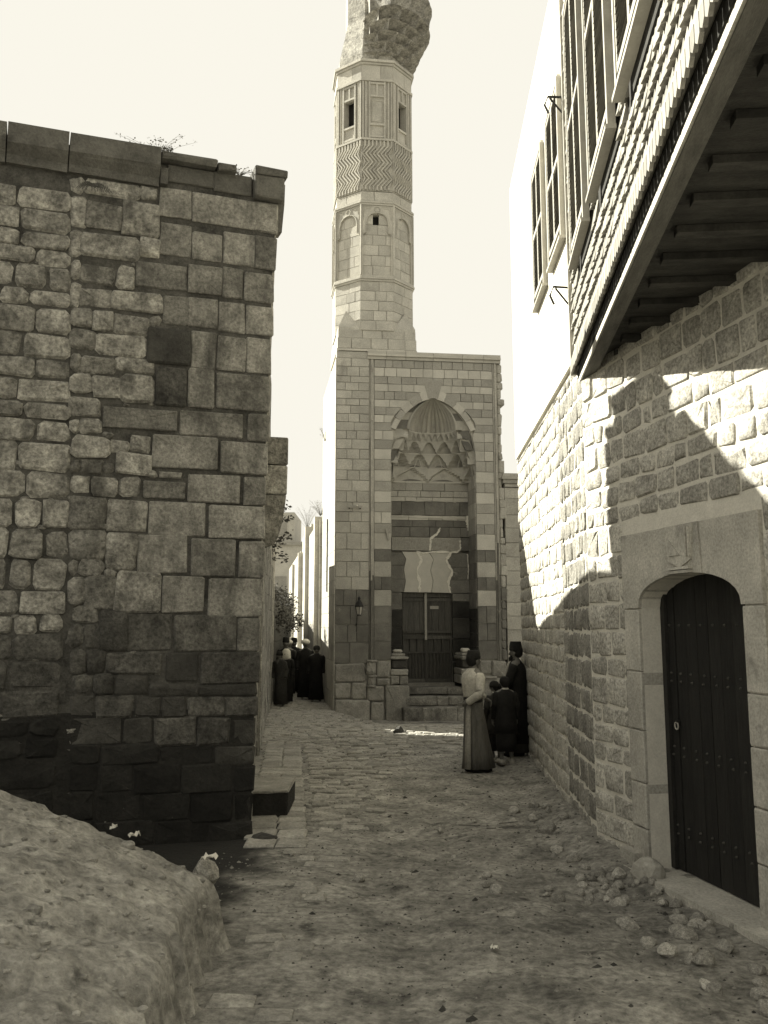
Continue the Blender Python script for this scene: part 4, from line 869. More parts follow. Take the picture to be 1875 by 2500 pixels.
# arch helpers for the doorway wall
AU0, AU1, AZ = 1.08, 2.68, 2.25
def arc(n=12, r=0.0):
    c = (AU0 + AU1) / 2; hw = (AU1 - AU0) / 2 + r; return [(c - hw * math.cos(k / n * math.pi), AZ + 0.27 * (1 + r * 1.5) * math.sin(k / n * math.pi) ** 0.85) for k in range(n + 1)]
mb = MB().box(-0.02, AU0, 0.012, 0.5, -0.3, AZ); mb.box(AU1, 6.6, 0.012, 0.5, -0.3, AZ)
mb.prism([(-0.02, AZ)] + arc() + [(6.6, AZ), (6.6, 4.9), (-0.02, 4.9)], 0.012, 0.5)
wa_ = sub(BO, AR, 'door_wall', mb, 'mortar')
Z4 = 4.86
def wall_stones(parent, u0, u1, zone, far_first, lim, blocked=None, hr=(0.2, 0.28), wr=(0.22, 0.40), gap=0.014, front=0.0, c=0.035):
    L_s = []; z = 0.02 - rng.uniform(0, .1)
    while z < Z4:
        h = rng.uniform(*hr); u = u0 - rng.uniform(0, .02)
        while u < u1 - 0.03:
            w = rng.uniform(*wr); e = min(u + w, u1)
            if u1 - e < 0.09: e = u1
            segs = [(u, e)]
            if blocked:
                segs = blocked(u, e, z, min(z + h, Z4))
            for (p, q) in segs:
                if q - p > 0.07: L_s.append((p + gap, q - gap, z + gap, min(z + h, Z4) - gap))
            u = e
        z += h
    L_s.sort(key=lambda s: (s[2] > 3.6 and zone != 'a', -s[0] * far_first))
    rest = MB()
    for i, s in enumerate(L_s):
        wob = 0.022 * fbm(s[0] * .8, zone == 'a', s[2] * .6, 2); s = (s[0], s[1], s[2] + wob, s[3] + wob); a = dict(front=front + rng.uniform(-.007, .005), depth=0.06, bev=rng.uniform(0.008, 0.018), c=rng.uniform(c * .5, c * 1.5), jit=0.013, bulge=rng.uniform(0, 0.007))
        m = {'a': 'wallstone', 'b': 'wallstone2', 'c': 'wallstone3'}[zone]
        if i < lim: stone('stone', m, parent, *s, smooth=rng.random() < .4, **a)
        else: v, f = stone_geo(*s, **a); rest.add(v, f)
    if rest.v: stuff(rest.obj('upper_stones', m, parent, smooth=True))
def blockA(u, e, z, z1):
    lo, hi = (0.80, 2.95)
    if z < 2.93 and e > lo and u < hi:
        s = []
        if u < lo: s.append((u, lo))
        if e > hi: s.append((hi, e))
        return s
    return [(u, e)]
wall_stones(wa_, 0.0, 5.4, 'a', -1, 235, blockA, hr=(0.17, 0.29), wr=(0.17, 0.46), gap=0.015, c=0.022)
wall_stones(wb, -1.72, -0.01, 'b', 1, 130, None, hr=(0.22, 0.30), wr=(0.17, 0.34), gap=0.015)
wall_stones(wb, BF, -1.72, 'c', 1, 165, None, hr=(0.19, 0.25), wr=(0.2, 0.36), gap=0.010, c=0.025)
# dressed frame of the doorway
for (a, b) in ((0.80, AU0), (AU1, 2.95)):
    z = 0.0
    while z < AZ - 0.02:
        h = rng.uniform(0.36, 0.52); z1 = AZ - 0.01 if AZ - z - h < 0.2 else z + h
        v, f = stone_geo(a + .004, b - .002, z + .004, z1 - .003, front=-0.022, depth=0.52, bev=0.012, c=0.006, jit=0.003, bulge=0.0); raw('frame_stone', v, f, 'jamb', wa_); z = z1
ac = arc(16)
spl = [(0.80, AZ), (0.80, 2.91)]
def spandrel(poly, m='jamb', f_=-0.022): MB().prism(poly, f_, 0.5).obj('frame_stone', m, wa_)
cu = (AU0 + AU1) / 2
lo_ = [p for p in ac if p[0] <= 1.60]; mid = [p for p in ac if 1.60 < p[0] < 2.16]; hi_ = [p for p in ac if p[0] >= 2.16]
spandrel([(0.80, AZ)] + lo_ + [(1.60, 2.91), (0.80, 2.91)]); spandrel(hi_ + [(2.95, AZ), (2.95, 2.91), (2.16, 2.91)])
spandrel([lo_[-1]] + mid + [hi_[0], (2.155, 2.91), (1.605, 2.91)], 'jamb', -0.035)
ks = MB().prism([(1.66, 2.90), (1.70, 2.62), (1.88, 2.56), (2.06, 2.62), (2.10, 2.90)], -0.05, 0.0); ks.obj('keystone', 'jamb', wa_)
for z_ in (2.555, 2.525): MB().box(1.70, 2.06, -0.075, 0.0, z_ - .012, z_ + .01).obj('keystone_moulding', 'jamb', wa_)
MB().prism([(1.73, 2.66), (1.90, 2.66), (1.73, 2.80)], -0.06, -0.045).obj('carved_leaf', 'jamb', wa_)
for u in (2.00, 2.045): MB().box(u, u + 0.02, -0.065, -0.04, 2.64, 2.88).obj('keystone_moulding', 'jamb', wa_)
MB().box(0.74, 3.0, -0.16, 0.5, -0.3, 0.05).obj('threshold', 'jamb', wa_)
MB().box(0.70, 0.98, -0.10, 0.02, -0.2, 0.16).obj('frame_stone', 'jamb', wa_)
dr = MB().box(AU0 - 0.05, AU1 + 0.05, 0.26, 0.31, 0.05, 2.6).obj('door', 'blackdoor', wa_)
u = AU0 + 0.0
for i in range(9):
    w = (AU1 - AU0) / 9; MB().box(AU0 + i * w + .004, AU0 + (i + 1) * w - .004, 0.22 + rng.uniform(0, .012), 0.26, 0.06, 2.55).obj('plank', 'blackdoor', dr)
MB().box(AU0 + 0.0, AU0 + 0.07, 0.19, 0.22, 0.06, 2.5).obj('door_post', 'blackdoor', dr)
nl = MB()
for i in range(9):
    for zz in (0.35, 0.42, 1.0, 1.07, 1.62, 1.69, 2.1):
        xx = AU0 + (i + .5) * (AU1 - AU0) / 9 + rng.uniform(-.02, .02); nl.tube([(xx, 0.222, zz), (xx, 0.207, zz)], [0.013, 0.006], 6)
nl.obj('door_nails', 'barwood', wa_)
MB().tube([(1.27 + 0.03 * math.cos(t / 8 * 6.283), 0.195, 1.25 + 0.03 * math.sin(t / 8 * 6.283)) for t in range(9)], 0.007, 5).obj('door_ring', 'glass', dr)
MB().tube([(1.27, 0.22, 1.28), (1.27, 0.19, 1.28)], 0.02, 6).obj('door_plate', 'iron', dr)
# shuttered windows in the oblique upper wall
slat_me = {}
def shutter(parent_frame, u0, u1, z0, z1, yf, arched=False, rail=None, tilt=0.012):
    sh = MB(); st = 0.035
    sh.box(u0, u0 + st, yf - 0.03, yf, z0, z1).box(u1 - st, u1, yf - 0.03, yf, z0, z1).box(u0 + st, u1 - st, yf - 0.03, yf, z0, z0 + 0.06).box(u0 + st, u1 - st, yf - 0.03, yf, z1 - 0.05, z1)
    rl = rail if rail else (z0 + z1) / 2; sh.box(u0 + st, u1 - st, yf - 0.03, yf, rl - 0.03, rl + 0.03)
    o = sh.obj('shutter', 'shutter', rh, parent_frame[0], parent_frame[1])
    w = round(u1 - u0 - 2 * st, 3)
    if w not in slat_me:
        q = MB().add([(0, -0.034, 0), (w, -0.034, 0), (w, -0.030, 0.008), (0, -0.030, 0.008), (0, 0.0, 0.050), (w, 0.0, 0.050), (w, 0.004, 0.044), (0, 0.004, 0.044)], [(0, 1, 2, 3), (3, 2, 5, 4), (4, 5, 6, 7), (7, 6, 1, 0), (0, 3, 4, 7), (1, 6, 5, 2)])
        me = bpy.data.meshes.new('slat'); me.from_pydata(q.v, [], q.f); me.materials.append(M['louvre']); slat_me[w] = me
    z = z0 + 0.065
    while z < z1 - 0.09:
        if abs(z + 0.025 - rl) > 0.05:
            s = put('slat', slat_me[w], o, (u0 + st, yf, z))
        z += 0.058
    return o
FB = ((0, 0, 0), BR); FO = ((OO[0] - BO[0], OO[1] - BO[1], 0), OR)
def window(frame, u0, u1, z0, z1, y, top=0.0):
    mbf = MB(); t = 0.06
    mbf.box(u0 - t, u0, y - 0.06, y, z0 - t, z1 + t).box(u1, u1 + t, y - 0.06, y, z0 - t, z1 + t).box(u0, u1, y - 0.06, y, z1, z1 + t)
    mbf.box(u0 - t - 0.02, u1 + t + 0.02, y - 0.08, y, z0 - t - 0.035, z0 - t)
    mbf.obj('window_frame', 'shutter', rh, frame[0], frame[1])
    MB().box(u0, u1, y - 0.012, y - 0.002, z0, z1).obj('window_pane', 'void', rh, frame[0], frame[1])
    m_ = (u0 + u1) / 2
    shutter(frame, u0 + 0.005, m_ - 0.004, z0 + 0.07, z1, y - 0.022); shutter(frame, m_ + 0.004, u1 - 0.005, z0 + 0.07, z1, y - 0.022)
for (a, b, z0, z1) in ((-3.02, -2.08, 6.45, 8.25), (-1.50, -0.56, 6.45, 8.25)):
    window(FB, a, b, z0, z1, -0.03)
    c = (a + b) / 2; MB().prism([(a - .05, z1 + .06), (b + .05, z1 + .06)] + [(c + (b - a + .1) / 2 * math.cos(k / 8 * math.pi), z1 + .06 + 0.15 * math.sin(k / 8 * math.pi)) for k in range(1, 8)], -0.075, -0.03).obj('window_head', 'shutter', rh, *FB)
# jettied room
OU = 7.6
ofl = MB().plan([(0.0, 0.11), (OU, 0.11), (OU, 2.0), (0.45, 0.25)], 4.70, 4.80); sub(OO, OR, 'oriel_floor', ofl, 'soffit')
MB().box(0.02, OU, 0.002, 0.02, 4.61, 4.665).obj('beam_edge', 'beamedge', rh, *FO); MB().box(0.02, OU, 0.021, 0.13, 4.60, 4.68).obj('oriel_beam', 'beam', rh, *FO); MB().box(0.02, OU, -0.004, 0.10, 4.685, 4.80).obj('oriel_fascia', 'soffit', rh, *FO)  # pale edge paints the sunlit scallops; dark beam and strip paint shade
for i in range(14):
    u = 0.9 + i * 0.48; d = min(1.9, 0.26 + u * 0.30); MB().box(u, u + 0.11, 0.24, d, 4.645, 4.695).obj('joist', 'soffit', rh, *FO)
MB().box(-0.02, OU, 0.0, 0.18, 4.81, 9.8).obj('oriel_wall', 'whitewash', rh, *FO)
MB().box(-0.05, 0.02, -0.07, 0.2, 4.72, 9.8).obj('corner_board', 'shutter', rh, *FO)
wins = [(0.70, 1.74), (2.26, 3.36), (3.86, 4.90), (5.45, 6.5)]
for (a, b) in wins: window(FO, a, b, 5.74, 8.4, -0.05)
sh_l = []
def sh_ok(u, z):
    return not any(a - 0.13 < u < b + 0.13 and z > 5.60 for (a, b) in wins)
z = 4.885; row = 0
SW, SH = 0.088, 0.165
while z < 9.0:
    u = 0.02 + (SW / 2 if row % 2 else 0)
    while u < OU - SW:
        if sh_ok(u + SW / 2, z + SH * .6): sh_l.append((u, z))
        u += SW
    z += SH; row += 1
sh_l.sort(key=lambda s: (s[0] > 5.6, s[1] > 7.6, -s[0]))
def shingle(u, z, mbx, j):
    w = SW - 0.017; t = j * 0.008; b = j * 0.012
    mbx.add([(u, -0.050 - t, z - 0.02 + b), (u + w / 2, -0.062 - t, z - 0.035 + b), (u + w, -0.050 - t, z - 0.02 + b), (u, -0.012, z + SH), (u + w / 2, -0.022, z + SH), (u + w, -0.012, z + SH), (u, -0.0, z - 0.0), (u + w, -0.0, z - 0.0)],
            [(0, 1, 4, 3), (1, 2, 5, 4), (0, 6, 7, 2, 1), (0, 3, 6), (2, 7, 5)])
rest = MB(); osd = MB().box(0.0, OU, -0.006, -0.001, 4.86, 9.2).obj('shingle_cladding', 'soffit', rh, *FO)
for i, (u, z) in enumerate(sh_l):
    if i < 300: m2 = MB(); shingle(u, z, m2, rng.uniform(-1, 1)); m2.obj('shingle', 'shingle', osd)
    else: shingle(u, z, rest, rng.uniform(-1, 1))
stuff(rest.obj('more_shingles', 'shingle', osd))
MB().box(0.0, OU, -0.072, -0.007, 4.845, 4.862).obj('drip_rail', 'shutter', rh, *FO)
osk = MB().box(0.0, OU, -0.05, -0.007, 4.80, 4.844).obj('skirt_rail', 'shutter', rh, *FO)
u = 0.0
while u < OU - .09:
    zb = 4.715 + rng.uniform(-.01, .01)
    m2 = MB().prism([(u + .006, 4.843), (u + .006, zb + .03), (u + .048, zb), (u + .09, zb + .03), (u + .09, 4.843)], -0.075, -0.052); m2.obj('skirt_board', 'shingle', osk); u += 0.096
# iron stays beside the jetty
for (u, z) in ((-0.06, 7.82), (-0.06, 5.6)):
    MB().tube([(u, -0.02, z + .1), (u, -0.22, z + .12), (u, -0.26, z + .02), (u, -0.22, z - .08)], 0.014, 5).tube([(u, -0.2, z + .1), (u, -0.02, z - .15)], 0.012, 5).obj('iron_stay', 'iron', rh, *FO)
MB().plan([W2((0, 0), BR, BF, 0.1), W2((0, 0), BR, 0.1, 0.1), (FO[0][0] + W2((0, 0), OR, OU, 0.1)[0], FO[0][1] + W2((0, 0), OR, OU, 0.1)[1]), (7.5, -6.5), (7.5, 6.5)], 9.8, 9.95).obj('roof', 'limewash', rh)
# ------------------------------------------------------------------ people
def skin_body(parent, J, E_, name='body', m='skin', sub=2):
    names = list(J); idx = {n: i for i, n in enumerate(names)}
    me = bpy.data.meshes.new(name); me.from_pydata([J[n][0] for n in names], [(idx[a], idx[b]) for a, b in E_], [])
    me.materials.append(M[m]); o = put(name, me, parent)
    sk = o.modifiers.new('skin', 'SKIN'); sk.use_smooth_shade = True
    d = me.skin_vertices[0].data
    for n in names:
        r = J[n][1]; d[idx[n]].radius = (r, r) if not isinstance(r, tuple) else r
    d[idx['pelvis']].use_root = True
    s = o.modifiers.new('sub', 'SUBSURF'); s.levels = sub; s.render_levels = sub
    return o
def limb_hand(J, E_, side, wrist, fwd, out, s=1.0, curl=0.6):
    """palm, four unequal bent fingers and a thumb leaving the side of the palm; fwd = along the hand, out = palm normal"""
    f = Vector(fwd).normalized(); p = Vector(out).normalized(); a = f.cross(p).normalized(); w = Vector(wrist)
    pm = w + f * 0.055 * s; J['palm' + side] = (tuple(pm), 0.026 * s); E_.append(('wrist' + side, 'palm' + side))
    for i, ln in enumerate((0.075, 0.085, 0.080, 0.062)):
        o = a * (0.027 - 0.018 * i) * s; k = w + f * 0.09 * s + o; t1 = k + (f * (1 - curl * .5) + p * curl) * ln * 0.5 * s; t2 = t1 + (f * (1 - curl) + p * curl * 1.2) * ln * 0.45 * s
        n = 'f%d%s' % (i, side); J[n + 'a'] = (tuple(k), 0.010 * s); J[n + 'b'] = (tuple(t1), 0.0085 * s); J[n + 'c'] = (tuple(t2), 0.007 * s)
        E_ += [('palm' + side, n + 'a'), (n + 'a', n + 'b'), (n + 'b', n + 'c')]
    t = w + f * 0.03 * s + a * 0.035 * s; J['th' + side + 'a'] = (tuple(t), 0.012 * s); J['th' + side + 'b'] = (tuple(t + (f * .6 + a * .5 + p * .3) * 0.045 * s), 0.009 * s)
    E_ += [('palm' + side, 'th' + side + 'a'), ('th' + side + 'a', 'th' + side + 'b')]
def human(parent, h, head_dir=(0, 1), lean=(0, 0), armL=None, armR=None, stance=0.10, hands=True, curl=0.6, step=0.0):
    """stands at the origin facing +y; returns joints. arms = (elbow, wrist, handdir, palmnormal) in units of height"""
    s = h / 1.70; hd = Vector((head_dir[0], head_dir[1], 0)).normalized(); lx, ly = lean
    P = lambda x, y, z: (x * s + lx * z * s, y * s + ly * z * s, z * s)
    J = {}
    J['pelvis'] = (P(0, 0, 0.95), 0.135 * s); J['waist'] = (P(0, 0.005, 1.10), 0.125 * s); J['chest'] = (P(0, 0.0, 1.30), 0.145 * s); J['collar'] = (P(0, -0.01, 1.42), 0.085 * s)
    J['neck'] = (P(0, 0.005, 1.485), 0.052 * s)
    hb = Vector(P(0, 0.015, 1.585)); J['skull'] = (tuple(hb - hd * 0.012 * s), 0.088 * s); J['crown'] = (tuple(hb + Vector((0, 0, .065 * s)) - hd * 0.015 * s), 0.078 * s)
    J['jaw'] = (tuple(hb + hd * 0.055 * s + Vector((0, 0, -0.065 * s))), 0.042 * s); J['nose'] = (tuple(hb + hd * 0.108 * s + Vector((0, 0, -0.015 * s))), 0.013 * s)
    sd = Vector((-hd.y, hd.x, 0))
    J['earL'] = (tuple(hb + sd * 0.092 * s), 0.016 * s); J['earR'] = (tuple(hb - sd * 0.092 * s), 0.016 * s)
    E_ = [('pelvis', 'waist'), ('waist', 'chest'), ('chest', 'collar'), ('collar', 'neck'), ('neck', 'skull'), ('skull', 'crown'), ('skull', 'jaw'), ('skull', 'nose'), ('skull', 'earL'), ('skull', 'earR')]
    for sx, sd_ in ((-1, 'L'), (1, 'R')):
        J['hip' + sd_] = (P(sx * 0.09, 0, 0.88), 0.095 * s); J['knee' + sd_] = (P(sx * stance, 0.015 + sx * step * .5, 0.49), 0.06 * s)
        J['ankle' + sd_] = ((sx * stance * s, (sx * step - 0.02) * s, 0.085 * s), 0.042 * s); J['toe' + sd_] = ((sx * (stance + .03) * s, (sx * step + 0.15) * s, 0.035 * s), 0.034 * s)
        E_ += [('pelvis', 'hip' + sd_), ('hip' + sd_, 'knee' + sd_), ('knee' + sd_, 'ankle' + sd_), ('ankle' + sd_, 'toe' + sd_)]
        arm = (armL if sx < 0 else armR) or ((sx * 0.24, -0.03, 1.12), (sx * 0.25, 0.06, 0.87), (0, 0.15, -1), (-sx, 0, 0))
        J['sho' + sd_] = (P(sx * 0.175, -0.005, 1.39), 0.062 * s); J['elbow' + sd_] = (P(*arm[0]), 0.042 * s); J['wrist' + sd_] = (P(*arm[1]), 0.028 * s)
        E_ += [('collar', 'sho' + sd_), ('sho' + sd_, 'elbow' + sd_), ('elbow' + sd_, 'wrist' + sd_)]
        if hands: limb_hand(J, E_, sd_, J['wrist' + sd_][0], arm[2], arm[3], s, curl)
    return J, E_
def cloth(name, parent, m, rings, n=22, folds=0.0, nf=7, ph=0.0, cap=True):
    """rings: (cx, cy, z, rx, ry) from the bottom up; folds swell towards the bottom"""
    out = []; z0, z1 = rings[0][2], rings[-1][2]
    for (cx, cy, z, rx, ry) in rings:
        t = 1 - (z - z0) / max(1e-6, z1 - z0); r = []
        for k in range(n):
            a = 2 * math.pi * k / n; q = 1 + folds * t * (math.sin(nf * a + ph) + 0.5 * math.sin((nf + 4) * a + 2 * ph + z * 3)) + 0.015 * math.sin(z * 31 + a * 2)
            r.append((cx + rx * q * math.cos(a), cy + ry * q * math.sin(a), z))
        out.append(r)
    return MB().loft(out, cap).obj(name, m, parent, smooth=True)
def sleeve(parent, m, J, sd, r0=0.075, r1=0.05, name='sleeve'):
    a, b, c = (Vector(J[k + sd][0]) for k in ('sho', 'elbow', 'wrist')); c = b.lerp(c, 0.92)
    up = a + (a - b).normalized() * 0.02
    pts = [up, a.lerp(b, .12), a.lerp(b, .35), a.lerp(b, .6), a.lerp(b, .88), b + (b - (a + c) / 2) * 0.08, b.lerp(c, .2), b.lerp(c, .5), b.lerp(c, .8), c]
    rr = [r0 * .7, r0, r0 * .98, r0 * .88, r0 * .92, r0 * .9, r0 * .82, r0 * .74, r1 * 1.05, r1]
    rr = [r * (1 + 0.05 * math.sin(i * 2.3)) for i, r in enumerate(rr)]
    return MB().tube(pts, rr, 12).obj(name, m, parent, smooth=True)
def shoe(parent, J, sd, m='blackcloth'):
    a, t = Vector(J['ankle' + sd][0]), Vector(J['toe' + sd][0]); d = (t - a); d.z = 0; d.normalize(); h = a - d * 0.07
    P = [(h.x, h.y, 0.035), (a.x, a.y, 0.045), tuple((a.lerp(t, .5)).xy) + (0.042,), (t.x, t.y, 0.032), (t.x + d.x * .07, t.y + d.y * .07, 0.026)]
    return MB().tube(P, [0.035, 0.046, 0.047, 0.045, 0.018], 10).obj('shoe', m, parent, smooth=True)
def head_z(J): return Vector(J['crown'][0])
def fez(parent, J, s=1.0, m='blackcloth', h=0.13):
    c = head_z(J); MB().loft([[(c.x + r * s * math.cos(k / 14 * 6.2832), c.y + r * s * math.sin(k / 14 * 6.2832), c.z + z * s) for k in range(14)] for (r, z) in ((0.104, -0.025), (0.107, -0.01), (0.098, h * .5), (0.088, h - .012), (0.080, h))]).obj('fez', m, parent, smooth=True)
def cap_(parent, J, s=1.0, m='blackcloth'):
    c = head_z(J); MB().loft([[(c.x + r * s * math.cos(k / 14 * 6.2832), c.y + r * s * math.sin(k / 14 * 6.2832), c.z + z * s) for k in range(14)] for (r, z) in ((0.106, -0.06), (0.112, -0.02), (0.10, 0.035), (0.07, 0.065), (0.02, 0.08))]).obj('cap', m, parent, smooth=True)
def hair(parent, J, hd, s=1.0):
    c = Vector(J['skull'][0]); b = Vector((-hd[0], -hd[1], 0)).normalized()
    MB().loft([[(c.x + b.x * o * s + r * s * math.cos(k / 12 * 6.2832), c.y + b.y * o * s + r * s * math.sin(k / 12 * 6.2832), c.z + z * s) for k in range(12)] for (o, r, z) in ((0.03, 0.05, -0.07), (0.025, 0.085, -0.03), (0.02, 0.098, 0.04), (0.015, 0.095, 0.09), (0.01, 0.05, 0.14))]).obj('hair', 'blackcloth', parent, smooth=True)
def gz(x, y): return ground_h(x, y)
def person(label, x, y, rz, group=None): return thing('person', label, 'person', (x, y, gz(x, y)), rz, group)
# 1: man in a pale jacket, seen from behind, hands on his hips
p = person('man in pale jacket and long grey robe, a hand behind his back', 1.36, 14.39, R(-62))
J, E_ = human(p, 1.68, (0.1, 1.0), (0.0, 0.012), ((-0.26, 0.17, 1.16), (-0.20, 0.34, 1.02), (0.3, 0.8, -0.4), (0, -.4, -1)), ((0.27, -0.07, 1.13), (0.10, -0.19, 0.99), (-0.9, -0.1, -0.3), (0, -1, 0)), 0.09, curl=0.9)
skin_body(p, J, E_)
cloth('robe', p, 'robe', [(0, 0.07, 0.05, 0.205, 0.235), (0, 0.055, 0.25, 0.19, 0.21), (0, 0.035, 0.5, 0.175, 0.18), (0, 0.015, 0.75, 0.16, 0.155), (0, 0, 0.93, 0.147, 0.132), (0, 0, 1.03, 0.136, 0.12)], 48, 0.10, 7, 0.8)
cloth('robe_panel', p, 'paleband', [(0.09, -0.165, 0.06, 0.07, 0.035), (0.085, -0.155, 0.4, 0.06, 0.035), (0.07, -0.135, 0.8, 0.05, 0.03), (0.06, -0.11, 0.98, 0.04, 0.03)], 10)
cloth('sash', p, 'darkcloth', [(0, 0, 0.985, 0.15, 0.132), (0, 0, 1.0, 0.156, 0.138), (0, 0, 1.05, 0.152, 0.134), (0, 0, 1.06, 0.14, 0.12)], 20)
cloth('jacket', p, 'jacket', [(0, 0, 1.055, 0.155, 0.135), (0, 0.0, 1.08, 0.158, 0.138), (0, -0.005, 1.2, 0.172, 0.142), (0, -0.012, 1.31, 0.195, 0.142), (0, -0.012, 1.385, 0.19, 0.115), (0, -0.008, 1.43, 0.12, 0.085), (0, 0, 1.47, 0.065, 0.06)], 24, 0.02, 5)
for sd in 'LR': sleeve(p, 'jacket', J, sd, 0.078, 0.052); shoe(p, J, sd)
hair(p, J, (0.1, 1.0)); fez(p, J, 1.0, 'blackcloth', 0.10)
# 2, 3: two boys
def boy(label, x, y, rz, h, coat, hd, cp):
    p = person(label, x, y, rz); s = h / 1.7
    J, E_ = human(p, h, hd, (0, 0.015), None, None, 0.11, step=0.03); skin_body(p, J, E_)
    cloth('trousers', p, 'blackcloth', [(0, 0, 0.26 * s, 0.19 * s, 0.15 * s), (0, 0, 0.42 * s, 0.215 * s, 0.18 * s), (0, 0, 0.7 * s, 0.21 * s, 0.175 * s), (0, 0, 0.98 * s, 0.175 * s, 0.14 * s)], 22, 0.05, 4)
    cloth('coat', p, coat, [(0, 0, 0.62 * s, 0.24 * s, 0.19 * s), (0, 0, 0.8 * s, 0.23 * s, 0.185 * s), (0, 0, 1.05 * s, 0.205 * s, 0.165 * s), (0, 0, 1.28 * s, 0.22 * s, 0.155 * s), (0, 0, 1.39 * s, 0.205 * s, 0.125 * s), (0, 0, 1.45 * s, 0.12 * s, 0.09 * s), (0, 0, 1.48 * s, 0.065 * s, 0.06 * s)], 22, 0.03, 6, 1.0)
    for sd in 'LR': sleeve(p, coat, J, sd, 0.078 * s, 0.052 * s); shoe(p, J, sd, 'paleband')
    hair(p, J, hd, s); cap_(p, J, s) if cp else fez(p, J, s, 'blackcloth', 0.09)
    cloth('collar', p, 'turban', [(0, 0, 1.455 * s, 0.078 * s, 0.072 * s), (0, 0.0, 1.50 * s, 0.066 * s, 0.062 * s)], 14)
    return p
boy('boy in black coat and cap, white collar, back turned beside the pale jacketed man', 1.90, 14.92, R(8), 1.27, 'blackcloth', (-0.1, 1), True)
boy('smaller boy in dark clothes half hidden behind the boy with the white collar', 1.80, 15.42, R(30), 1.22, 'darkcloth', (-0.5, 0.9), True)
# 4: tall bearded man against the wall, in profile facing left
p = person('tall man in black coat and flat topped fez leaning against the wall corner in profile', 2.17, 15.62, R(72))
J, E_ = human(p, 1.70, (0.05, 1), (0, 0.0), ((-0.22, 0.10, 1.12), (-0.08, 0.24, 1.05), (0.9, 0.4, 0.0), (0, -0.4, -1)), None, 0.09); skin_body(p, J, E_)
cloth('robe', p, 'darkcloth', [(0, 0, 0.06, 0.20, 0.20), (0, 0, 0.4, 0.19, 0.185), (0, 0, 0.8, 0.175, 0.165), (0, 0, 1.08, 0.15, 0.14)], 22, 0.04, 5)
cloth('coat', p, 'blackcloth', [(0, -0.02, 0.20, 0.215, 0.20), (0, -0.02, 0.6, 0.21, 0.19), (0, -0.015, 1.0, 0.19, 0.165), (0, -0.01, 1.28, 0.205, 0.155), (0, -0.01, 1.39, 0.20, 0.125), (0, 0, 1.45, 0.12, 0.09), (0, 0, 1.49, 0.065, 0.065)], 22, 0.03, 5, 2.0)
MB().tube([(-0.03, 0.075, 1.47), (-0.06, 0.125, 1.40), (-0.075, 0.158, 1.28), (-0.08, 0.168, 1.12), (-0.08, 0.175, 1.0)], 0.011, 5).tube([(0.03, 0.075, 1.47), (0.06, 0.125, 1.40), (0.075, 0.158, 1.28), (0.08, 0.168, 1.12)], 0.011, 5).obj('coat_edging', 'turban', p)  # white edging paints the light caught on the lapel edge
jw = Vector(J['jaw'][0]); cloth('beard', p, 'blackcloth', [(jw.x, jw.y + .02, jw.z - .10, 0.02, 0.02), (jw.x, jw.y + .015, jw.z - .06, 0.045, 0.035), (jw.x, jw.y, jw.z - .01, 0.062, 0.05), (jw.x, jw.y - .03, jw.z + .03, 0.07, 0.045)], 12)
for sd in 'LR': sleeve(p, 'blackcloth', J, sd, 0.082, 0.06); shoe(p, J, sd)
hair(p, J, (0, 1)); fez(p, J, 1.0, 'blackcloth', 0.12)
# people crowding the dark alley
def passer(label, x, y, rz, h, m, head, lean=0.0):
    x = max(x, -2.96 - 0.0473 * (y - 26.92) + 0.30)
    p = person(label, x, y, rz); s = h / 1.7
    J, E_ = human(p, h, (0, 1), (lean, 0), hands=False, step=0.05); skin_body(p, J, E_, sub=1)
    cloth('robe', p, m, [(0, 0, 0.08 * s, 0.24 * s, 0.21 * s), (0, 0, 0.6 * s, 0.21 * s, 0.18 * s), (0, 0, 1.05 * s, 0.19 * s, 0.16 * s), (0, 0, 1.3 * s, 0.21 * s, 0.155 * s), (0, 0, 1.4 * s, 0.19 * s, 0.11 * s), (0, 0, 1.48 * s, 0.07 * s, 0.065 * s)], 16, 0.04, 5, x * 9)
    for sd in 'LR': sleeve(p, m, J, sd, 0.08 * s, 0.06 * s)
    c = head_z(J)
    if head == 'turban':
        cloth('turban', p, 'turban', [(c.x, c.y, c.z - .05, 0.09, 0.10), (c.x, c.y, c.z - .02, 0.125, 0.13), (c.x, c.y, c.z + .03, 0.13, 0.135), (c.x, c.y, c.z + .07, 0.10, 0.105), (c.x, c.y, c.z + .10, 0.04, 0.04)], 14)
    elif head == 'veil':
        cloth('veil', p, 'turban', [(c.x, c.y - .02, c.z - .26, 0.13, 0.11), (c.x, c.y - .02, c.z - .1, 0.115, 0.115), (c.x, c.y - .01, c.z + .03, 0.105, 0.115), (c.x, c.y, c.z + .09, 0.05, 0.06)], 14)
    elif head == 'fez': fez(p, J, s)
    else: cap_(p, J, s)
ax = lambda y: -1.13 - 0.131 * (y - 24.26)       # right side of the alley
passer('man in dark robe with large white turban at the right of the alley crowd', ax(28.0) - 0.52, 28.0, R(200), 1.66, 'blackcloth', 'turban')
passer('figure in black robe walking beside the mosque wall in front of the turbaned man', ax(27.0) - 0.28, 27.2, R(185), 1.52, 'blackcloth', 'cap')
passer('man in small white turban in the middle of the alley crowd', ax(29.5) - 0.95, 29.5, R(170), 1.62, 'darkcloth', 'turban')
passer('man in dark fez in the middle of the alley, between two turbaned men', ax(30.5) - 0.75, 30.6, R(190), 1.64, 'blackcloth', 'fez')
passer('woman with white head veil at the left of the alley crowd', ax(26.6) - 1.12, 26.6, R(160), 1.42, 'blackcloth', 'veil')
passer('stooped figure in dark cap close to the left alley wall', ax(25.6) - 1.36, 25.7, R(150), 1.40, 'darkcloth', 'cap', 0.04)
passer('man in black with a grey turban behind the veiled woman', ax(31.5) - 1.25, 31.5, R(175), 1.66, 'darkcloth', 'turban')
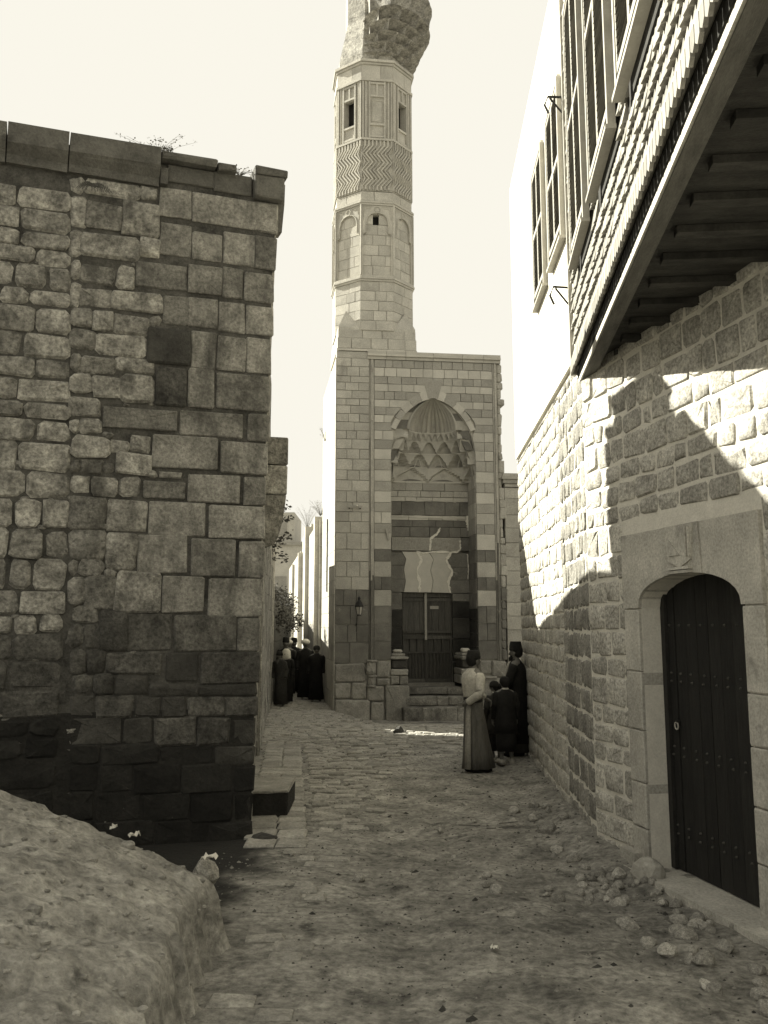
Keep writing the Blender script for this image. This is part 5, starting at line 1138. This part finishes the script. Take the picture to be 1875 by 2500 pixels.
passer('tall dark figure in fez standing by the left alley wall behind the stooped one', ax(28.2) - 1.38, 28.2, R(180), 1.68, 'blackcloth', 'fez')
# ------------------------------------------------------------------ plants
def leafcloud(n, fn, size, flat=0.5):
    mb = MB()
    for i in range(n):
        c = fn(); 
        if c is None: continue
        d = Vector((rng.gauss(0, 1), rng.gauss(0, 1), rng.gauss(0, flat))).normalized(); u = d.cross(Vector((rng.gauss(0, 1), rng.gauss(0, 1), rng.gauss(0, 1)))).normalized(); s = size * rng.uniform(.6, 1.4); c = Vector(c)
        mb.add([c, c + d * s * .5 + u * s * .28, c + d * s, c + d * s * .5 - u * s * .28], [(0, 1, 2, 3)])
    return mb
def wallpos(t): return Vector((-2.96 - 0.0473 * t, 26.92 + t))
bushes = [(1.2, 'dense dark bush hanging over the near end of the garden wall', 0.62), (3.6, 'rounded bush spilling over the middle of the garden wall', 0.70), (6.2, 'leafy bush with pale top beyond the middle bush on the garden wall', 0.75), (9.2, 'farthest bush on the garden wall, low and wide', 0.8)]
for (t, lab, r_) in bushes:
    w = wallpos(t); b = thing('bush', lab, 'bush', (w.x - 0.1, w.y, 2.6)); blobs = [(rng.gauss(-0.12, .24), rng.gauss(0, .8), rng.uniform(-.55, .55)) for _ in range(20)]
    def fn():
        q = rng.choice(blobs); d = Vector((rng.gauss(0, 1), rng.gauss(0, 1), rng.gauss(0, 1))).normalized() * rng.uniform(.1, .36); return (q[0] + d.x, q[1] + d.y, q[2] + d.z)
    leafcloud(2400, fn, 0.085).obj('foliage', 'leaf', b)
    st = MB()
    for q in blobs[:9]: st.tube([(-.2, q[1] * .3, -2.6 if q is blobs[0] else -.3), (-.1, q[1] * .6, .05), q], [0.03, 0.02, 0.008], 5)
    st.obj('stems', 'twig', b)
tr = thing('tree', 'leafy tree branch reaching over the alley from behind the left building corner', 'tree', (-3.55, 24.0, 0))
tk = MB().tube([(-.1, 0, 0), (-.05, 0, 2), (0.1, 0, 3.6), (0.35, 0, 5.0)], [0.12, 0.10, 0.08, 0.04], 8); brs = []
for i in range(13):
    z = rng.uniform(3.4, 4.9); a = rng.uniform(-.6, .6); e = Vector((rng.uniform(.55, 1.35), rng.uniform(-.5, .5), rng.uniform(3.7, 5.3))); s0 = Vector((0.05 + (z - 3.4) * .18, 0, z)); mdl = s0.lerp(e, .5) + Vector((0, 0, .12)); tk.tube([s0, mdl, e], [0.025, 0.015, 0.005], 5); brs.append((s0, mdl, e))
tk.obj('trunk', 'twig', tr)
def fn():
    b = rng.choice(brs); t = rng.uniform(.25, 1); q = b[1].lerp(b[2], t) if rng.random() < .7 else b[0].lerp(b[1], t); return q + Vector((rng.gauss(0, .06), rng.gauss(0, .06), rng.gauss(0, .06)))
leafcloud(620, fn, 0.10).obj('crown', 'leaf', tr)
def weed(label, loc, n, h, spread, m='dryleaf', name='dry_weed', leaves=5, rz=0):
    w = thing(name, label, 'weed', loc, rz); st = MB(); lv = []
    for i in range(n):
        a = rng.uniform(0, 6.28); e = Vector((math.cos(a) * spread * rng.uniform(.3, 1), math.sin(a) * spread * rng.uniform(.3, 1) * .5, h * rng.uniform(.4, 1))); mdl = e * .5 + Vector((0, 0, h * .12))
        st.tube([(0, 0, 0), mdl, e], [0.0025, 0.002, 0.001], 4); lv += [mdl.lerp(e, rng.uniform(0.2, 1)) for _ in range(leaves)]
    st.obj('stems', 'twig', w); it = iter(lv)
    leafcloud(len(lv), lambda: next(it) + Vector((rng.gauss(0, .015), rng.gauss(0, .015), rng.gauss(0, .015))), 0.024).obj('leaves', m, w)
def lp(u, d, z): x, y_ = W2(LO, LR, u, d); return (x, y_, z)
weed('sparse dry weed sprouting from the joint in the left parapet', lp(-1.17, 0.15, 7.10), 15, 0.36, 0.5, leaves=7)
weed('tuft of dry grass where the left coping is broken, beside the corner block', lp(-0.28, 0.1, 7.03), 26, 0.12, 0.20, leaves=2)
weed('small leafy clump at the top of the gap between parapet blocks', lp(-1.13, -0.05, 7.06), 30, 0.10, 0.11, 'leaf', leaves=5)
weed('dry bush clinging to the top of the sunlit mosque side wall', wp(-0.08, 4.6, 5.35), 40, 0.5, 0.4, leaves=8)
weed('little weed on the edge of the gateway side wall, high up', wp(-0.05, 3.4, 7.4), 26, 0.45, 0.22, leaves=7)
weed('dry shrub on the coping of the mosque wall deeper in the alley', wp(-0.1, 11.5, 5.65), 40, 0.9, 0.6, leaves=8)
fe = thing('fern', 'small fern growing out of the left wall under the cornice', 'fern', lp(-1.83, -0.02, 6.62), LR)
for i in range(17):
    a = R(200 + 140 * (i / 16)) + rng.uniform(-.1, .1); L0 = rng.uniform(.14, .24); mb = MB(); P = [Vector((math.cos(a) * L0 * t * 1.0, -0.08 * t - .02, -0.10 * t * t * 1.6 + 0.05 * t)) for t in (0, .25, .5, .75, 1)]
    mb.tube(P, 0.003, 3)
    for k in range(1, 9):
        c = P[0].lerp(P[-1], k / 9) + Vector((0, 0, .03 * math.sin(k / 9 * 3.1))); d = (P[-1] - P[0]).normalized(); u = d.cross(Vector((0, 1, .3))).normalized(); s = .035 * (1 - k / 11)
        mb.add([c, c + u * s + d * s * .4, c + u * s * .6 + d * s * .9], [(0, 1, 2)]); mb.add([c, c - u * s + d * s * .4, c - u * s * .6 + d * s * .9], [(0, 1, 2)])
    mb.obj('frond', 'leaf', fe)
# ------------------------------------------------------------------ loose stones and litter
ico = None
def rock_mesh(seed, m='rock'):
    import bmesh
    bm = bmesh.new(); bmesh.ops.create_icosphere(bm, subdivisions=2, radius=1.0)
    for v in bm.verts:
        n_ = v.co.normalized(); d = 1 + 0.22 * noise.fractal(n_ * 1.3 + Vector((seed, 0, 0)), 1, 2, 3)
        for k in range(3):
            ax_ = Vector((math.sin(seed * 7 + k * 2.1), math.cos(seed * 5 + k * 1.7), math.sin(seed + k * 3.3))).normalized(); lim = 0.62 + .1 * math.sin(seed * 3 + k)
            q = n_.dot(ax_) * d
            if q > lim: d *= lim / q
        v.co = n_ * d
    me = bpy.data.meshes.new('rock'); bm.to_mesh(me); bm.free(); me.materials.append(M[m]); return me
RM = [rock_mesh(i * 1.37) for i in range(9)]
def rock(label, x, y, s, flat=0.65, group=None, name='loose_stone', z=None, cat='stone', me=None):
    o = put(name, me or RM[rng.randrange(9)], None, (x, y, (gz(x, y) if z is None else z) + s * flat * 0.34), rng.uniform(0, 6.28)); o.scale = (s, s * rng.uniform(.6, .95), s * flat)
    return tag(o, label, cat, group)
ROCKS = [(1.85,8.6,0.074),(1.66,8.4,0.046),(1.77,8.42,0.04),(1.85,8.4,0.04),(1.96,8.63,0.027),(1.65,8.24,0.039),(1.73,8.26,0.032),(1.82,8.19,0.036),(1.94,8.26,0.049),(1.93,8.46,0.027),(1.85,8.03,0.054),(1.72,7.92,0.047),(1.6,8.06,0.038),(1.38,7.84,0.055),(1.63,7.92,0.037),(1.85,7.82,0.053),(1.6,7.83,0.031),(1.79,8.81,0.038),(1.75,9.09,0.078),(1.66,9.45,0.055),(1.9,9.59,0.026),(1.88,9.92,0.025),(1.57,9.95,0.039),(1.69,10.21,0.095),(1.93,10.55,0.05),(1.67,10.94,0.06),(1.79,11.58,0.063),(1.53,11.32,0.083),(1.89,11.44,0.045),(1.88,11.27,0.053),(1.45,10.86,0.059),(1.51,10.69,0.029),(1.86,11.05,0.039),(1.73,10.93,0.034),(1.31,7.98,0.037),(1.36,8.17,0.035),(1.92,7.95,0.032),(1.76,7.87,0.031),(1.71,8.06,0.029),(1.8,7.81,0.037),(2.22,6.0,0.047),(2.03,6.63,0.033),(2.1,5.62,0.042),(1.91,6.0,0.051),(2.05,7.02,0.059),(2.19,5.86,0.069),(1.98,6.49,0.06),(2.14,5.71,0.057),(2.56,6.11,0.069),(2.02,6.4,0.07),(1.79,6.81,0.048),(2.09,6.96,0.072),(2.3,7.09,0.036),(1.94,5.97,0.05),(2.25,6.67,0.053),(2.3,6.26,0.056),(1.85,6.59,0.061),(1.75,7.18,0.075)]
G1 = 'loose stones heaped at the foot of the right wall'
for i in range(26):
    y = rng.uniform(7.1, 8.75); ROCKS.append((wall_right_x(y) - rng.uniform(.12, .30 + .5 * rng.random() ** 2), y, rng.choice((.03, .035, .04, .05, .06))))
SPECIAL = {0: 'largest block on top of the rubble heap by the doorway frame', 18: 'wedge shaped stone lying street side of the rubble heap', 23: 'long low stone half buried by the right wall, beyond the rubble heap', 26: 'round boulder against the right wall, farthest up the street', 27: 'flat oblong stone lying out from the wall beside the round boulder', 13: 'broad pale stone at the street edge of the rubble heap'}
for k_, (x, y, s) in enumerate(ROCKS): rock(SPECIAL.get(k_, 'rough pale stone in the rubble heap at the foot of the right wall'), x, y, s * 1.25, rng.uniform(.55, .85), G1)
G2 = 'scattered stones on the dirt street'
SPEC2 = {0: 'angular pale stone in mid street, in front of the pale jacketed man', 1: 'pale stone beside three smaller ones in the right foreground dirt', 4: 'flattish pale stone nearest the camera in the right foreground'}
for k_, (x, y, s) in enumerate([(0.63,10.37,0.051),(0.9,8.52,0.046),(0.84,8.29,0.021),(0.86,8.22,0.033),(0.92,8.07,0.047),(0.2,10.53,0.043),(-0.18,8.52,0.046),(-0.45,13.28,0.033),(0.13,14.42,0.026),(-0.22,16.41,0.021),(-0.53,11.91,0.03),(1.5,10.7,0.027),(1.01,10.84,0.029),(-0.24,17.95,0.029),(0.02,8.76,0.016),(-0.57,8.01,0.017),(-0.81,9.34,0.022),(-0.21,8.01,0.029),(-0.79,8.21,0.022),(-2.02,16.85,0.034),(0.79,8.99,0.024),(0.69,9.37,0.025)]): rock(SPEC2.get(k_, 'small pale stone lying loose on the dirt street'), x, y, s * 1.35, rng.uniform(.55, .8), G2)
rock('dark lump of stone lying beside the sunlit strip before the gateway steps', 0.36, 19.5, 0.19, 0.55, me=rock_mesh(27, 'darkstone'))
rock('rounded pale boulder lying between the earth mound and the left wall', -1.31, 7.6, 0.13, 0.75, z=0.24)
rock('dark half buried stone by the foot of the left wall corner, near the stone block', -1.13, 9.98, 0.16, 0.3, me=rock_mesh(33, 'darkstone'))
rock('small upright cube of kerb stone at the foot of the doorway frame', 2.22, 8.35, 0.15, 0.9, me=rock_mesh(41, 'jamb'))
def rag(label, x, y, z, s):
    v = []; f = []; n = 6
    for j in range(n):
        for i in range(n): v.append(((i / 5 - .5) * s * 2 + rng.gauss(0, .1) * s, (j / 5 - .5) * s * 1.4 + rng.gauss(0, .1) * s, abs(rng.gauss(0, .35)) * s + .35 * s * math.sin(i * 1.2) ** 2))
    for j in range(n - 1):
        for i in range(n - 1): f.append((j * n + i, j * n + i + 1, (j + 1) * n + i + 1, (j + 1) * n + i))
    tag(raw('paper_scrap', v, f, 'paper', None, (x, y, z), rng.uniform(0, 6)), label, 'litter')
rag('crumpled white rag on the boulder beside the earth mound', -1.28, 7.52, 0.37, 0.055)
rag('white paper scrap at the foot of the blackened left wall', -1.86, 7.6, 0.52, 0.045)
rag('thin pale scrap of paper left of the white one by the wall foot', -2.02, 7.6, 0.58, 0.03)
rag('scrap of white paper lying on the near right of the dirt street', 0.75, 6.7, gz(.75, 6.7) + .01, 0.03)
stk = MB()
for i in range(5):
    x, y_ = 1.0 + rng.uniform(-.2, .35), 10.6 + rng.uniform(-.3, .3); a = rng.uniform(-.4, .4); l_ = rng.uniform(.1, .25); stk.tube([(x, y_, gz(x, y_) + .02), (x + l_ * math.cos(a), y_ + l_ * math.sin(a), gz(x, y_) + .03)], 0.006, 4)
tag(stk.obj('stick_litter', 'twig'), 'few broken sticks lying on the dirt by the right wall', 'sticks')
mc = MB()
for i in range(420):
    x = rng.uniform(-3.2, -1.05); y_ = rng.uniform(4.2, 7.2); z = mound_h(x, y_)
    if z < 0.12: continue
    s = rng.uniform(.006, .024) * (rng.uniform(1.6, 3.4) if rng.random() < .06 else 1); st_ = rng.uniform(.7, 1.5); a = rng.uniform(0, 6)
    v, f = stone_geo(-s * st_, s * st_, -s, s, front=-s * .6, depth=s * 1.2, bev=s * .4, c=s * .5, jit=s * .2, bulge=s * .2)
    mc.add([(x + q[0] * math.cos(a) - q[2] * math.sin(a), y_ + q[0] * math.sin(a) + q[2] * math.cos(a), z - q[1] * .7) for q in v], f)
stuff(mc.obj('earth_clods', 'mound'))
# pebbles, chips and dung trodden into the dirt
pb = MB(); pd = MB()
PV = [((0, 0, 1)), (1, 0, 0), (0.3, .95, 0), (-.8, .6, 0), (-.8, -.6, 0), (.3, -.95, 0)]
for i in range(6500):
    y_ = rng.uniform(4.6, 20) ; x = rng.uniform(-1.6, wall_right_x(y_))
    if x < kerb_x(y_) and y_ > 9.4: continue
    if y_ < 7.5 and x < -0.7: continue
    s = rng.uniform(.005, .015) * (rng.uniform(1.6, 3.2) if rng.random() < .07 else 1); z = gz(x, y_) - s * .2; t = pb if rng.random() < .55 else pd; c, sn = math.cos(i), math.sin(i); st_ = rng.uniform(.6, 1.6)
    t.add([(x + (v[0] * c - v[1] * sn) * s * st_, y_ + (v[0] * sn + v[1] * c) * s, z + v[2] * s * .8) for v in PV], [(0, k, k % 5 + 1) for k in range(1, 6)])
stuff(pb.obj('pebbles', 'rock')); stuff(pd.obj('dark_crumbs', 'darkstone'))
